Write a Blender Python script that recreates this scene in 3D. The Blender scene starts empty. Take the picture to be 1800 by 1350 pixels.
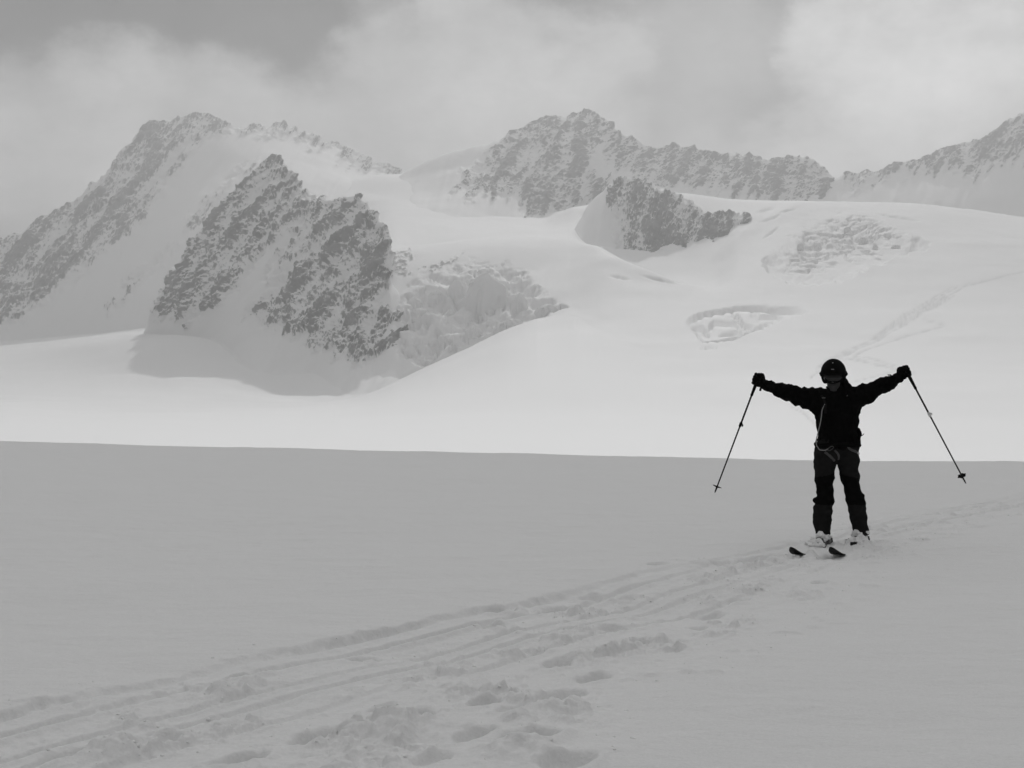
import bpy, math, random
import numpy as np
from mathutils import Vector

random.seed(7)
scene = bpy.context.scene
C = scene.collection

# ------------------------------------------------------------------ camera
FPX, CX, CY, HC = 2500.0, 900.0, 675.0, 1.6       # focal length in photo pixels, centre, eye height
cam_d = bpy.data.cameras.new('camera')
cam = bpy.data.objects.new('camera', cam_d)
C.objects.link(cam)
cam.location = (0, 0, HC)
cam.rotation_euler = (math.radians(90), 0, 0)
cam_d.sensor_width = 36.0
cam_d.lens = 36.0 * FPX / 1800.0
cam_d.clip_start = 0.1
cam_d.clip_end = 20000
scene.camera = cam

# ------------------------------------------------------------------ sun, sky, exposure
SUN_EL, SUN_AZ = math.radians(35.0), math.radians(5.5)   # azimuth to the right of the view direction
SUN_DIR = Vector((math.sin(SUN_AZ) * math.cos(SUN_EL), math.cos(SUN_AZ) * math.cos(SUN_EL), math.sin(SUN_EL)))
sun_d = bpy.data.lights.new('sun', 'SUN')
sun_d.energy = 2.0
sun_d.angle = math.radians(1.0)
sun_d.color = (1, 1, 1)
sun = bpy.data.objects.new('sun', sun_d)
C.objects.link(sun)
sun.rotation_euler = SUN_DIR.to_track_quat('Z', 'Y').to_euler()
sun.location = (0, 0, 2000)

scene.view_settings.view_transform = 'Standard'
scene.view_settings.look = 'None'
scene.view_settings.exposure = -0.08
scene.view_settings.gamma = 1.0
scene.view_settings.use_curve_mapping = False
scene.cycles.use_denoising = True
scene.cycles.max_bounces = 8
scene.cycles.diffuse_bounces = 5
scene.cycles.volume_bounces = 0
scene.cycles.use_adaptive_sampling = True
scene.cycles.adaptive_threshold = 0.01

world = bpy.data.worlds.new('World')
scene.world = world
world.use_nodes = True


def build_world():
    nt = world.node_tree
    nt.nodes.clear()
    N, L = nt.nodes.new, nt.links.new

    def math_n(op, a, b=None, clamp=False):
        n = N('ShaderNodeMath'); n.operation = op; n.use_clamp = clamp
        for i, v in enumerate((a, b)):
            if v is None: continue
            if isinstance(v, (int, float)): n.inputs[i].default_value = v
            else: L(v, n.inputs[i])
        return n.outputs[0]

    def maprange(v, a, b, c=0.0, d=1.0, kind='SMOOTHSTEP'):
        n = N('ShaderNodeMapRange'); n.interpolation_type = kind
        L(v, n.inputs['Value'])
        for k, x in zip(('From Min', 'From Max', 'To Min', 'To Max'), (a, b, c, d)): n.inputs[k].default_value = x
        return n.outputs['Result']

    tc = N('ShaderNodeTexCoord')
    sep = N('ShaderNodeSeparateXYZ'); L(tc.outputs['Generated'], sep.inputs[0])
    az = math_n('ARCTAN2', sep.outputs[0], sep.outputs[1])
    el = math_n('ARCSINE', sep.outputs[2])
    sky = N('ShaderNodeTexSky'); sky.sky_type = 'NISHITA'; sky.sun_disc = False
    sky.sun_elevation = SUN_EL; sky.sun_rotation = SUN_AZ
    sky.altitude = 3000; sky.air_density = 1.0; sky.dust_density = 2.5; sky.ozone_density = 1.0
    sc = N('ShaderNodeSeparateColor'); L(sky.outputs[0], sc.inputs[0])
    # black-and-white film: red and green sensitivity only
    clear = math_n('MULTIPLY', sc.outputs[0], 0.10)

    # warp the direction with noise so that cloud edges are ragged
    def noise(scale, detail, rough, off=0.0):
        mp = N('ShaderNodeMapping'); mp.inputs['Location'].default_value = (off, off * 0.7, off * 1.3)
        mp.inputs['Scale'].default_value = (1, 1, 1.5)
        L(tc.outputs['Generated'], mp.inputs['Vector'])
        n = N('ShaderNodeTexNoise'); n.inputs['Scale'].default_value = scale
        n.inputs['Detail'].default_value = detail; n.inputs['Roughness'].default_value = rough
        L(mp.outputs[0], n.inputs['Vector'])
        return n.outputs['Fac']
    w1 = math_n('SUBTRACT', noise(7, 10, 0.62), 0.5)
    w2 = math_n('SUBTRACT', noise(7, 10, 0.62, 5.3), 0.5)
    azw = math_n('ADD', az, math_n('MULTIPLY', w1, 0.17))
    elw = math_n('ADD', el, math_n('MULTIPLY', w2, 0.11))
    blobs = [  # photo px, py, radius x, radius y (px), weight
        (40, 310, 330, 170, .66), (190, 215, 150, 110, .60), (400, 245, 210, 115, .58), (600, 260, 220, 130, .60),
        (700, 130, 150, 105, .58), (850, 110, 150, 110, .64), (1030, 125, 110, 90, .60), (900, 230, 260, 130, .66),
        (640, 40, 90, 60, .30), (920, 15, 120, 50, .28), (1220, 330, 260, 130, .55), (1230, 150, 240, 190, .44),
        (1620, 170, 230, 180, .86), (1480, 110, 120, 75, .72), (1590, 40, 90, 70, .74), (1850, 180, 230, 200, .82),
        (1560, 300, 260, 130, .80), (2300, 200, 400, 200, .7), (-500, 250, 380, 190, .6),
    ]
    dens = None
    for px, py, rx, ry, wt in blobs:
        dx = math_n('DIVIDE', math_n('SUBTRACT', azw, (px - CX) / FPX), rx / FPX)
        dy = math_n('DIVIDE', math_n('SUBTRACT', elw, (CY - py) / FPX), ry / FPX)
        d2 = math_n('ADD', math_n('MULTIPLY', dx, dx), math_n('MULTIPLY', dy, dy))
        v = math_n('MULTIPLY', maprange(d2, 1.9, 0.05), wt)
        if dens is None: dens = v
        else:
            n = N('ShaderNodeMath'); n.operation = 'SMOOTH_MAX'
            L(dens, n.inputs[0]); L(v, n.inputs[1]); n.inputs[2].default_value = 0.2
            dens = n.outputs[0]
    # broken cloud over the rest of the sky
    broad = maprange(noise(2.6, 6, 0.55, 2.1), 0.30, 0.55, 0.45, 1.0)
    broad = math_n('MULTIPLY', broad, maprange(el, 0.20, 0.45))
    dens = math_n('MAXIMUM', dens, broad)
    dens = math_n('MULTIPLY', dens, maprange(noise(11, 9, 0.62, 8.0), 0.25, 0.75, 0.70, 1.20, 'LINEAR'), clamp=True)
    # clouds scatter forwards: brighter towards the sun than away from it
    dt = N('ShaderNodeVectorMath'); dt.operation = 'DOT_PRODUCT'
    L(tc.outputs['Generated'], dt.inputs[0]); dt.inputs[1].default_value = tuple(SUN_DIR)
    ph = math_n('POWER', math_n('MULTIPLY_ADD', dt.outputs['Value'], 0.5), 2.0)
    ph.node.inputs[0].links[0].from_node.inputs[2].default_value = 0.5
    cloudv = math_n('MULTIPLY', math_n('ADD', math_n('MULTIPLY', ph, 0.75), 0.50), CLOUD_V / SKY_S)
    mix = N('ShaderNodeMix'); mix.data_type = 'FLOAT'
    L(dens, mix.inputs[0]); L(clear, mix.inputs[2]); L(cloudv, mix.inputs[3])
    comb = N('ShaderNodeCombineColor')
    for i in range(3): L(mix.outputs[0], comb.inputs[i])
    bg = N('ShaderNodeBackground'); bg.inputs['Strength'].default_value = SKY_S
    L(comb.outputs[0], bg.inputs['Color'])
    out = N('ShaderNodeOutputWorld'); L(bg.outputs[0], out.inputs['Surface'])


SKY_S, CLOUD_V = 0.05, 0.90
build_world()

# ------------------------------------------------------------------ numeric helpers
rng = np.random.default_rng(11)
_perm = rng.permutation(256)
_perm = np.concatenate([_perm, _perm, _perm]).astype(np.int32)
_g = rng.normal(size=(256, 3)); _g /= np.linalg.norm(_g, axis=1)[:, None]
_g = _g.astype(np.float32)


def perlin(x, y, z):
    x, y, z = (np.asarray(a, np.float32) for a in (x, y, z))
    x, y, z = np.broadcast_arrays(x, y, z)
    sh = x.shape
    x, y, z = x.ravel(), y.ravel(), z.ravel()
    xi, yi, zi = np.floor(x), np.floor(y), np.floor(z)
    fx, fy, fz = x - xi, y - yi, z - zi
    xi, yi, zi = (a.astype(np.int64) & 255 for a in (xi, yi, zi))
    u, v, w = (t * t * t * (t * (t * 6 - 15) + 10) for t in (fx, fy, fz))
    out = 0
    for i in (0, 1):
        pu = _perm[xi + i]; wu = u if i else 1 - u
        for j in (0, 1):
            pv = _perm[pu + yi + j]; wv = v if j else 1 - v
            for k in (0, 1):
                g = _g[_perm[pv + zi + k] & 255]
                dot = g[:, 0] * (fx - i) + g[:, 1] * (fy - j) + g[:, 2] * (fz - k)
                out = out + wu * wv * (w if k else 1 - w) * dot
    return (out * 1.5).reshape(sh)


def fbm(x, y, z, oct=5, gain=0.5, lac=2.03):
    a, f, s = 1.0, 1.0, 0
    for o in range(oct):
        s = s + a * perlin(x * f + 17.3 * o, y * f - 9.1 * o, z * f + 4.7 * o)
        a *= gain; f *= lac
    return s


def ridged(x, y, z, oct=5, gain=0.5, lac=2.07):
    a, f, s, w = 1.0, 1.0, 0, 1.0
    for o in range(oct):
        n = 1 - np.abs(perlin(x * f + 31.3 * o, y * f + 7.7 * o, z * f - 3.3 * o))
        n = n * n * w
        s = s + a * n
        w = np.clip(n * 1.6, 0, 1)
        a *= gain; f *= lac
    return s


def sstep(a, b, x):
    t = np.clip((x - a) / (b - a), 0, 1)
    return t * t * (3 - 2 * t)


def pchip(xk, yk, x):
    """monotone cubic through the knots; yk may be (n,) or (n, m); flat ends"""
    xk = np.asarray(xk, float); yk = np.asarray(yk, float)
    one = yk.ndim == 1
    if one: yk = yk[:, None]
    h = np.diff(xk)[:, None]
    dl = np.diff(yk, axis=0) / h
    d = np.zeros_like(yk)
    if len(xk) > 2:
        w1 = 2 * h[1:] + h[:-1]; w2 = h[1:] + 2 * h[:-1]
        ok = dl[1:] * dl[:-1] > 0
        den = np.where(ok, w1 / np.where(ok, dl[:-1], 1) + w2 / np.where(ok, dl[1:], 1), 1)
        d[1:-1] = np.where(ok, (w1 + w2) / den, 0)
    d[0] = dl[0]; d[-1] = dl[-1]
    x = np.clip(np.asarray(x, float), xk[0], xk[-1])
    i = np.clip(np.searchsorted(xk, x, 'right') - 1, 0, len(xk) - 2)
    hh = h[i]; t = (x - xk[i])[:, None] / hh
    r = ((2 * t**3 - 3 * t**2 + 1) * yk[i] + (t**3 - 2 * t**2 + t) * hh * d[i]
         + (-2 * t**3 + 3 * t**2) * yk[i + 1] + (t**3 - t**2) * hh * d[i + 1])
    return r[:, 0] if one else r


def smooth_line(pts, n=6):
    P = np.array(pts, float); k = np.arange(len(P))
    return pchip(k, P, np.linspace(0, len(P) - 1, (len(P) - 1) * n + 1))


def poly_sd(px, py, poly):
    """signed distance (inside positive) to a polygon, all in map units"""
    P = np.asarray(poly, float); Q = np.roll(P, -1, 0)
    d2 = np.full(px.shape, 1e18); ins = np.zeros(px.shape, bool)
    for (x0, y0), (x1, y1) in zip(P, Q):
        ex, ey = x1 - x0, y1 - y0
        t = np.clip(((px - x0) * ex + (py - y0) * ey) / (ex * ex + ey * ey + 1e-9), 0, 1)
        d2 = np.minimum(d2, (px - x0 - t * ex)**2 + (py - y0 - t * ey)**2)
        c = ((y0 > py) != (y1 > py)) & (px < (x1 - x0) * (py - y0) / (y1 - y0 + 1e-12) + x0)
        ins ^= c
    d = np.sqrt(d2)
    return np.where(ins, d, -d)


def voronoi(x, y, seed=0):
    """F1, F2 distances and a random value per cell"""
    xi, yi = np.floor(x).astype(np.int64), np.floor(y).astype(np.int64)
    f1 = np.full(x.shape, 9.0); f2 = np.full(x.shape, 9.0); cid = np.zeros(x.shape)
    for i in (-1, 0, 1):
        for j in (-1, 0, 1):
            a, b = xi + i, yi + j
            h = _perm[(_perm[(a + seed) & 255] + b) & 255]
            jx = _perm[h & 255] / 255.0; jy = _perm[(h + 57) & 255] / 255.0
            d = np.hypot(a + jx - x, b + jy - y)
            nearer = d < f1
            f2 = np.where(nearer, f1, np.minimum(f2, d))
            cid = np.where(nearer, _perm[(h + 113) & 255] / 255.0, cid)
            f1 = np.where(nearer, d, f1)
    return f1, f2, cid


# ------------------------------------------------------------------ mesh helpers
def mesh_obj(name, verts, faces, mats, parent=None, smooth=True, attrs=None, mat_idx=None):
    me = bpy.data.meshes.new(name)
    verts = np.asarray(verts, np.float32); faces = np.asarray(faces)
    if faces.ndim == 2:
        n, k = faces.shape
        me.vertices.add(len(verts)); me.vertices.foreach_set('co', verts.ravel())
        me.loops.add(n * k); me.loops.foreach_set('vertex_index', faces.astype(np.int32).ravel())
        me.polygons.add(n); me.polygons.foreach_set('loop_start', np.arange(0, n * k, k, dtype=np.int32))
        if smooth: me.polygons.foreach_set('use_smooth', np.ones(n, bool))
        me.update(calc_edges=True)
    for m in (mats if isinstance(mats, (list, tuple)) else [mats]): me.materials.append(m)
    if mat_idx is not None: me.polygons.foreach_set('material_index', np.asarray(mat_idx, np.int32))
    for k_, v in (attrs or {}).items():
        a = me.attributes.new(k_, 'FLOAT', 'POINT'); a.data.foreach_set('value', np.asarray(v, np.float32).ravel())
    o = bpy.data.objects.new(name, me)
    C.objects.link(o)
    if parent is not None: o.parent = parent
    return o


def poly_obj(name, verts, faces, mats, parent=None, smooth=True):
    me = bpy.data.meshes.new(name)
    me.from_pydata([tuple(v) for v in verts], [], faces)
    if smooth: me.polygons.foreach_set('use_smooth', np.ones(len(me.polygons), bool))
    for m in (mats if isinstance(mats, (list, tuple)) else [mats]): me.materials.append(m)
    o = bpy.data.objects.new(name, me); C.objects.link(o)
    if parent is not None: o.parent = parent
    return o


def grid_faces(nv, nu, flip=False):
    i = np.arange(nv * nu).reshape(nv, nu)
    f = np.stack([i[:-1, :-1], i[:-1, 1:], i[1:, 1:], i[1:, :-1]], -1).reshape(-1, 4)
    return f[:, ::-1] if flip else f


def grid_normals(P):
    du = np.gradient(P, axis=1); dv = np.gradient(P, axis=0)
    n = np.cross(du, dv)
    return n / (np.linalg.norm(n, axis=2, keepdims=True) + 1e-9)


def empty(name, loc=(0, 0, 0)):
    o = bpy.data.objects.new(name, None); C.objects.link(o); o.location = loc
    o.empty_display_size = 0.1
    return o


def tag(o, label=None, cat=None, group=None, kind=None):
    for k, v in (('label', label), ('category', cat), ('group', group), ('kind', kind)):
        if v: o[k] = v
    return o


# ------------------------------------------------------------------ materials
def new_mat(name):
    m = bpy.data.materials.new(name); m.use_nodes = True
    nt = m.node_tree
    return m, nt, nt.nodes['Principled BSDF']


def grey(v): return (v, v, v, 1)


def plain(name, v, rough=0.7, noise_s=40, var=0.25, bump=0.0, spec=0.3, coat=0.0):
    m, nt, p = new_mat(name)
    N, L = nt.nodes.new, nt.links.new
    tc = N('ShaderNodeTexCoord')
    n = N('ShaderNodeTexNoise'); n.inputs['Scale'].default_value = noise_s; n.inputs['Detail'].default_value = 4
    L(tc.outputs['Object'], n.inputs['Vector'])
    r = N('ShaderNodeMapRange'); L(n.outputs['Fac'], r.inputs[0])
    r.inputs[1].default_value = .25; r.inputs[2].default_value = .75
    r.inputs[3].default_value = v * (1 - var); r.inputs[4].default_value = v * (1 + var)
    cb = N('ShaderNodeCombineColor')
    for i in range(3): L(r.outputs[0], cb.inputs[i])
    L(cb.outputs[0], p.inputs['Base Color'])
    p.inputs['Roughness'].default_value = rough
    p.inputs['Specular IOR Level'].default_value = spec
    p.inputs['Coat Weight'].default_value = coat
    if bump:
        b = N('ShaderNodeBump'); b.inputs['Strength'].default_value = bump; b.inputs['Distance'].default_value = .01
        L(n.outputs['Fac'], b.inputs['Height']); L(b.outputs[0], p.inputs['Normal'])
    return m


def snow_near_mat():
    m, nt, p = new_mat('near_snow')
    N, L = nt.nodes.new, nt.links.new
    tc = N('ShaderNodeTexCoord')
    mp = N('ShaderNodeMapping'); mp.inputs['Scale'].default_value = (1.0, 2.2, 1.0); mp.inputs['Rotation'].default_value = (0, 0, .12)
    L(tc.outputs['Object'], mp.inputs['Vector'])
    n1 = N('ShaderNodeTexNoise'); n1.inputs['Scale'].default_value = 2.2; n1.inputs['Detail'].default_value = 8
    n1.inputs['Roughness'].default_value = .62; L(mp.outputs[0], n1.inputs['Vector'])
    n2 = N('ShaderNodeTexNoise'); n2.inputs['Scale'].default_value = 60; n2.inputs['Detail'].default_value = 5
    n2.inputs['Roughness'].default_value = .7; L(tc.outputs['Object'], n2.inputs['Vector'])
    b1 = N('ShaderNodeBump'); b1.inputs['Strength'].default_value = .55; b1.inputs['Distance'].default_value = .06
    L(n1.outputs['Fac'], b1.inputs['Height'])
    b2 = N('ShaderNodeBump'); b2.inputs['Strength'].default_value = .4; b2.inputs['Distance'].default_value = .01
    L(n2.outputs['Fac'], b2.inputs['Height']); L(b1.outputs[0], b2.inputs['Normal'])
    L(b2.outputs[0], p.inputs['Normal'])
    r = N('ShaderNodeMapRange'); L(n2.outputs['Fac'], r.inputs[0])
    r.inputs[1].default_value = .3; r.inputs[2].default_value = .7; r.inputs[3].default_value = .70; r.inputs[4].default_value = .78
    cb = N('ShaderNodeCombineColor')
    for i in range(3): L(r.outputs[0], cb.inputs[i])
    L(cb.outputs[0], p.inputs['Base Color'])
    p.inputs['Roughness'].default_value = .75
    p.inputs['Specular IOR Level'].default_value = .15
    return m


def terrain_mat(name, rock_lo, rock_hi, scale=0.06, bump_d=2.0, streaks=False):
    """snow and rock mixed by the mesh attribute 'rock' (0 snow, 1 bare rock), broken up by fine noise"""
    m, nt, p = new_mat(name)
    N, L = nt.nodes.new, nt.links.new
    tc = N('ShaderNodeTexCoord')
    at = N('ShaderNodeAttribute'); at.attribute_name = 'rock'
    n1 = N('ShaderNodeTexNoise'); n1.inputs['Scale'].default_value = scale * 4; n1.inputs['Detail'].default_value = 6
    n1.inputs['Roughness'].default_value = .65; L(tc.outputs['Object'], n1.inputs['Vector'])
    su = N('ShaderNodeAttribute'); su.attribute_name = 'su'; sv = N('ShaderNodeAttribute'); sv.attribute_name = 'sv'
    cx = N('ShaderNodeCombineXYZ'); L(su.outputs['Fac'], cx.inputs[0]); L(sv.outputs['Fac'], cx.inputs[1])
    n3 = N('ShaderNodeTexNoise'); n3.inputs['Scale'].default_value = 1.0; n3.inputs['Detail'].default_value = 5
    n3.inputs['Roughness'].default_value = .7; n3.inputs['Distortion'].default_value = .6; L(cx.outputs[0], n3.inputs['Vector'])
    s0 = N('ShaderNodeMath'); s0.operation = 'MULTIPLY_ADD'; L(n3.outputs['Fac'], s0.inputs[0]); s0.inputs[1].default_value = 3.0 if streaks else 0.0; s0.inputs[2].default_value = -1.5 if streaks else 0.0
    s = N('ShaderNodeMath'); s.operation = 'MULTIPLY_ADD'; L(n1.outputs['Fac'], s.inputs[0])
    s.inputs[1].default_value = .8; s.inputs[2].default_value = -.4
    s1 = N('ShaderNodeMath'); s1.operation = 'ADD'; L(s.outputs[0], s1.inputs[0]); L(s0.outputs[0], s1.inputs[1])
    gate = N('ShaderNodeMapRange'); L(at.outputs['Fac'], gate.inputs[0]); gate.inputs[1].default_value = 0.0; gate.inputs[2].default_value = .25
    s = N('ShaderNodeMath'); s.operation = 'MULTIPLY'; L(s1.outputs[0], s.inputs[0]); L(gate.outputs[0], s.inputs[1])
    a = N('ShaderNodeMath'); a.operation = 'ADD'; L(at.outputs['Fac'], a.inputs[0]); L(s.outputs[0], a.inputs[1])
    f = N('ShaderNodeMapRange'); f.interpolation_type = 'SMOOTHSTEP'; L(a.outputs[0], f.inputs[0])
    f.inputs[1].default_value = .22; f.inputs[2].default_value = .80
    n2 = N('ShaderNodeTexNoise'); n2.inputs['Scale'].default_value = scale; n2.inputs['Detail'].default_value = 8
    n2.inputs['Roughness'].default_value = .7; L(tc.outputs['Object'], n2.inputs['Vector'])
    rr = N('ShaderNodeMapRange'); L(n2.outputs['Fac'], rr.inputs[0]); rr.inputs[1].default_value = .35; rr.inputs[2].default_value = .65
    rr.inputs[3].default_value = rock_lo; rr.inputs[4].default_value = rock_hi
    mx = N('ShaderNodeMix'); mx.data_type = 'FLOAT'; L(f.outputs[0], mx.inputs[0])
    mx.inputs[2].default_value = .86; L(rr.outputs[0], mx.inputs[3])
    tr = N('ShaderNodeAttribute'); tr.attribute_name = 'track'       # trodden snow
    mt = N('ShaderNodeMath'); mt.operation = 'MULTIPLY_ADD'; L(tr.outputs['Fac'], mt.inputs[0])
    mt.inputs[1].default_value = -.22; mt.inputs[2].default_value = 1.0
    mm = N('ShaderNodeMath'); mm.operation = 'MULTIPLY'; L(mx.outputs[0], mm.inputs[0]); L(mt.outputs[0], mm.inputs[1])
    cb = N('ShaderNodeCombineColor')
    for i in range(3): L(mm.outputs[0], cb.inputs[i])
    L(cb.outputs[0], p.inputs['Base Color'])
    p.inputs['Roughness'].default_value = .8
    p.inputs['Specular IOR Level'].default_value = .15
    b = N('ShaderNodeBump'); b.inputs['Distance'].default_value = bump_d
    L(n1.outputs['Fac'], b.inputs['Height'])
    bs = N('ShaderNodeMath'); bs.operation = 'MULTIPLY_ADD'; L(f.outputs[0], bs.inputs[0]); bs.inputs[1].default_value = .75; bs.inputs[2].default_value = .05
    L(bs.outputs[0], b.inputs['Strength'])
    L(b.outputs[0], p.inputs['Normal'])
    return m


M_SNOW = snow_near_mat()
M_GLACIER = terrain_mat('glacier_snow', .30, .45, .05, 1.0)
M_ROCK = terrain_mat('rock_and_snow', .10, .28, .05, 2.5, True)
M_ICE = terrain_mat('serac_ice', .45, .6, .08, 2.0)
M_SNOWCLOD = plain('snow_clod', .80, .8, 60, .04, .5, .1)

# ------------------------------------------------------------------ the snow field in front
SK_Y = 14.1; SK_S = FPX / SK_Y; SK_X = (1478 - CX) / SK_S
TO = np.array((-0.16, 10.26)); TD = np.array((.575, .818)); TN = np.array((.818, -.575))


def g_of(px, py):
    Y = HC * FPX / (py - CY)
    return (px - CX) / FPX * Y, Y


holes = [(1335, 980, .60, .12, .05), (1255, 990, .40, .10, .04), (1400, 966, .35, .10, .04), (1600, 925, .35, .09, .03), (1690, 905, .3, .08, .03),  # photo px, py, radius along (m), radius across, depth : foot holes and pole holes
    (432, 1188, .10, .07, .13), (560, 1292, .16, .10, .12), (716, 1262, .15, .10, .15), (672, 1243, .10, .05, .06),
    (850, 1234, .15, .06, .08), (985, 1220, .20, .10, .10), (925, 1302, .20, .11, .14), (835, 1290, .13, .08, .07),
    (420, 1330, .14, .07, .08), (640, 1155, .12, .07, .06), (880, 1070, .15, .09, .10), (865, 1098, .10, .07, .07),
    (980, 1060, .13, .09, .08), (1045, 1185, .13, .07, .07), (1130, 1125, .12, .07, .09), (1075, 1097, .16, .08, .06),
    (980, 1160, .14, .08, .08), (1040, 1040, .14, .08, .06), (820, 1215, .12, .06, .04), (1245, 1070, .20, .08, .06),
    (1300, 1045, .14, .07, .05), (1155, 995, .14, .07, .04), (1265, 985, .12, .07, .05), (1440, 1020, .11, .06, .05),
    (1000, 1340, .16, .09, .08), (760, 1330, .12, .08, .06), (120, 1320, .14, .09, .07), (270, 1300, .14, .08, .06),
    (900, 1245, .10, .06, .04), (1230, 1095, .09, .05, .04), (1345, 1012, .12, .06, .04), (1185, 1140, .09, .05, .03),
]
mounds = [(690, 1285, .22, .12, .05), (410, 1210, .22, .10, .05), (420, 1160, .0, .0, 0), (960, 1250, .22, .1, .04),
          (900, 1330, .25, .12, .05), (220, 1310, .3, .12, .05), (1480, 962, .30, .18, .05), (1530, 962, .16, .12, .05),
          (1420, 985, .25, .12, .02), (1360, 975, .3, .12, .02), (600, 1300, .2, .08, .03)]


def ground_base(x, y):
    w = np.maximum(y - 15.0, 0)
    a = x / np.maximum(np.hypot(x, y), 6)
    k = np.interp(a, [-.7, -.34, .04, .24, .36, .7], [.00034, .00041, .00074, .00095, .00098, .00098])
    lim = 60.0
    wq = np.where(w < lim, w * w, lim * lim + 2 * lim * (w - lim))
    z = -k * wq - 0.02 * np.maximum(y - 70, 0) * sstep(70, 100, y)
    return z


def ground_h(x, y):
    z = ground_base(x, y)
    z = z + .06 * fbm(x * .16, y * .22, 0 * x, 3) * sstep(3, 12, y) + .016 * fbm(x * 1.1, y * 1.6, 0 * x + 3, 5)
    dx, dy = x - TO[0], y - TO[1]
    s = dx * TD[0] + dy * TD[1]; t = dx * TN[0] + dy * TN[1]
    near = (t > -1.2) & (t < 3.8) & (y > 2) & (y < 45)
    zz = np.zeros_like(z)
    S, T, X, Yy = s[near], t[near], x[near], y[near]
    q = T + .05 * perlin(S * .35, S * 0 + .5, S * 0) + .02 * perlin(S * 1.7, S * 0, S * 0 + 8)
    wd = np.interp(S, [-12, -6, -4, -2, 0, 3, 5, 7, 14, 22], [2.9, 2.75, 2.6, 2.4, 2.1, 1.55, 1.2, 1.05, 1.0, .9])
    edge = q + .05 * fbm(X * 6, Yy * 6, X * 0 + 2, 4) + .06 * perlin(S * 1.2, S * 0 + 4, S * 0)
    rag = .28 * fbm(S * .9, S * 0 + 11, S * 0, 3)
    band = sstep(0, 1, (edge + .012) / (.045 + .16 * np.clip(.3 + perlin(S * .6, S * 0 + 44, S * 0) * 1.6, 0, 1))) * (1 - sstep(wd - .5, wd + .15, q + rag))
    far = (1 - .5 * sstep(-1.0, 5, S)) * np.clip(.85 + .5 * perlin(S * .55, S * 0 + 21, S * 0), .4, 1.15)
    floor_ = -.048 * band * np.clip(.75 + 1.0 * perlin(S * .9, S * 0 + 33, S * 0), .1, 1.3)
    groove = 0
    for c, w_, d_ in ((.07, .055, .03), (.33, .055, .07), (.70, .040, .045), (.90, .045, .055), (1.20, .045, .04)):
        cc = c * (1 - .25 * sstep(2, 6, S)) + .03 * perlin(S * .5 + c * 31, S * 0, S * 0 + c)
        str_ = np.clip(.75 + .6 * perlin(S * .8 + c * 13, S * 0 + 2, S * 0), 0, 1)
        groove = groove - d_ * str_ * np.exp(-((q - cc) / w_)**6)
        groove = groove + d_ * .4 * str_ * np.exp(-((q - cc - 1.7 * w_) / (.5 * w_))**2)
    groove = groove * band
    zone = np.clip(np.exp(-((q - .57) / .13)**2) + .9 * np.exp(-((q - 1.1) / .12)**2) + 1.0 * sstep(1.25, 1.6, q), 0, 1) * band
    zone = np.maximum(zone, .32 * band) + .5 * band * sstep(3, 6, S)
    vf1, vf2, vid = voronoi(X * 9 + .5 * perlin(X * 6, Yy * 6, X * 0), Yy * 9 + .5 * perlin(X * 6, Yy * 6, X * 0 + 9), 5)
    uf1, uf2, uid = voronoi(X * 19, Yy * 19, 9)
    lump = .55 * (ridged(X * 4.0, Yy * 4.0, X * 0, 4) - .9) + 1.3 * vid**2 * (1 - sstep(.25, .55, vf1)) + .5 * uid**2 * (1 - sstep(.25, .55, uf1)) - .25
    lump2 = fbm(X * 9, Yy * 9, X * 0 + 5, 4) + .9 * (np.abs(perlin(X * 13, Yy * 13, X * 0 + 3)) - .25) + .5 * (np.abs(perlin(X * 27, Yy * 27, X * 0 + 1)) - .25)
    clump = sstep(-.15, .35, fbm(X * 1.3, Yy * 1.3, X * 0 + 9, 3))
    rough = zone * (.25 + .75 * clump) * (.040 * lump + .024 * lump2 + .012)
    # thrown crumbs outside the band
    out_ = np.where(q > .5, np.exp(-(np.maximum(q - wd, 0) / .35)**2), .6 * np.exp(-(q / .14)**2)) * (1 - band) * sstep(.3, .6, fbm(X * 3, Yy * 3, X * 0 + 14, 3)) * .02
    zz[near] = (floor_ + groove) * far + rough * (1 - .55 * sstep(4, 14, S)) + out_
    for i, (px, py, ra, rc, dep) in enumerate(holes + mounds):
        if dep == 0: continue
        hx, hy = g_of(px, py)
        sel = (np.abs(x - hx) < 1) & (np.abs(y - hy) < 1)
        if not sel.any(): continue
        a = (x[sel] - hx) * TD[0] + (y[sel] - hy) * TD[1]; b = (x[sel] - hx) * TN[0] + (y[sel] - hy) * TN[1]
        wob = .25 * perlin(x[sel] * 9, y[sel] * 9, x[sel] * 0 + i)
        r = np.sqrt((a / ra)**2 + (b / rc)**2) + wob
        if i < len(holes):
            zz[sel] += -dep * (1 - sstep(.55, 1.1, r)) + .22 * dep * np.exp(-((r - 1.35) / .3)**2) * (.6 + 2 * wob)
        else:
            zz[sel] += dep * np.exp(-r * r) * (1 + .8 * fbm(x[sel] * 8, y[sel] * 8, x[sel] * 0, 3))
    z = z + zz
    for ax, tail in ((1447, -.55), (1513, -.98)):
        bx = SK_X + (ax - 1478) / SK_S
        sel = (np.abs(x - bx) < 1.5) & (np.abs(y - SK_Y) < 1.5)
        ux, uy = -.48 / .9416, -.81 / .9416
        a = (x[sel] - bx) * ux + (y[sel] - SK_Y) * uy; b = -(x[sel] - bx) * uy + (y[sel] - SK_Y) * ux
        n = fbm(x[sel] * 6, y[sel] * 6, x[sel] * 0 + ax, 4)
        m = np.exp(-(b / .20)**4) * sstep(tail - .12, tail + .12, a + .1 * n) * (1 - sstep(.60, .74, a + .06 * n))
        zt = z[sel]
        z[sel] = zt * (1 - m) + m * np.maximum(zt, .004 + .022 * n)
        under = np.exp(-(b / .10)**4) * sstep(.62, .72, a) * (1 - sstep(.95, 1.15, a))
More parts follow.
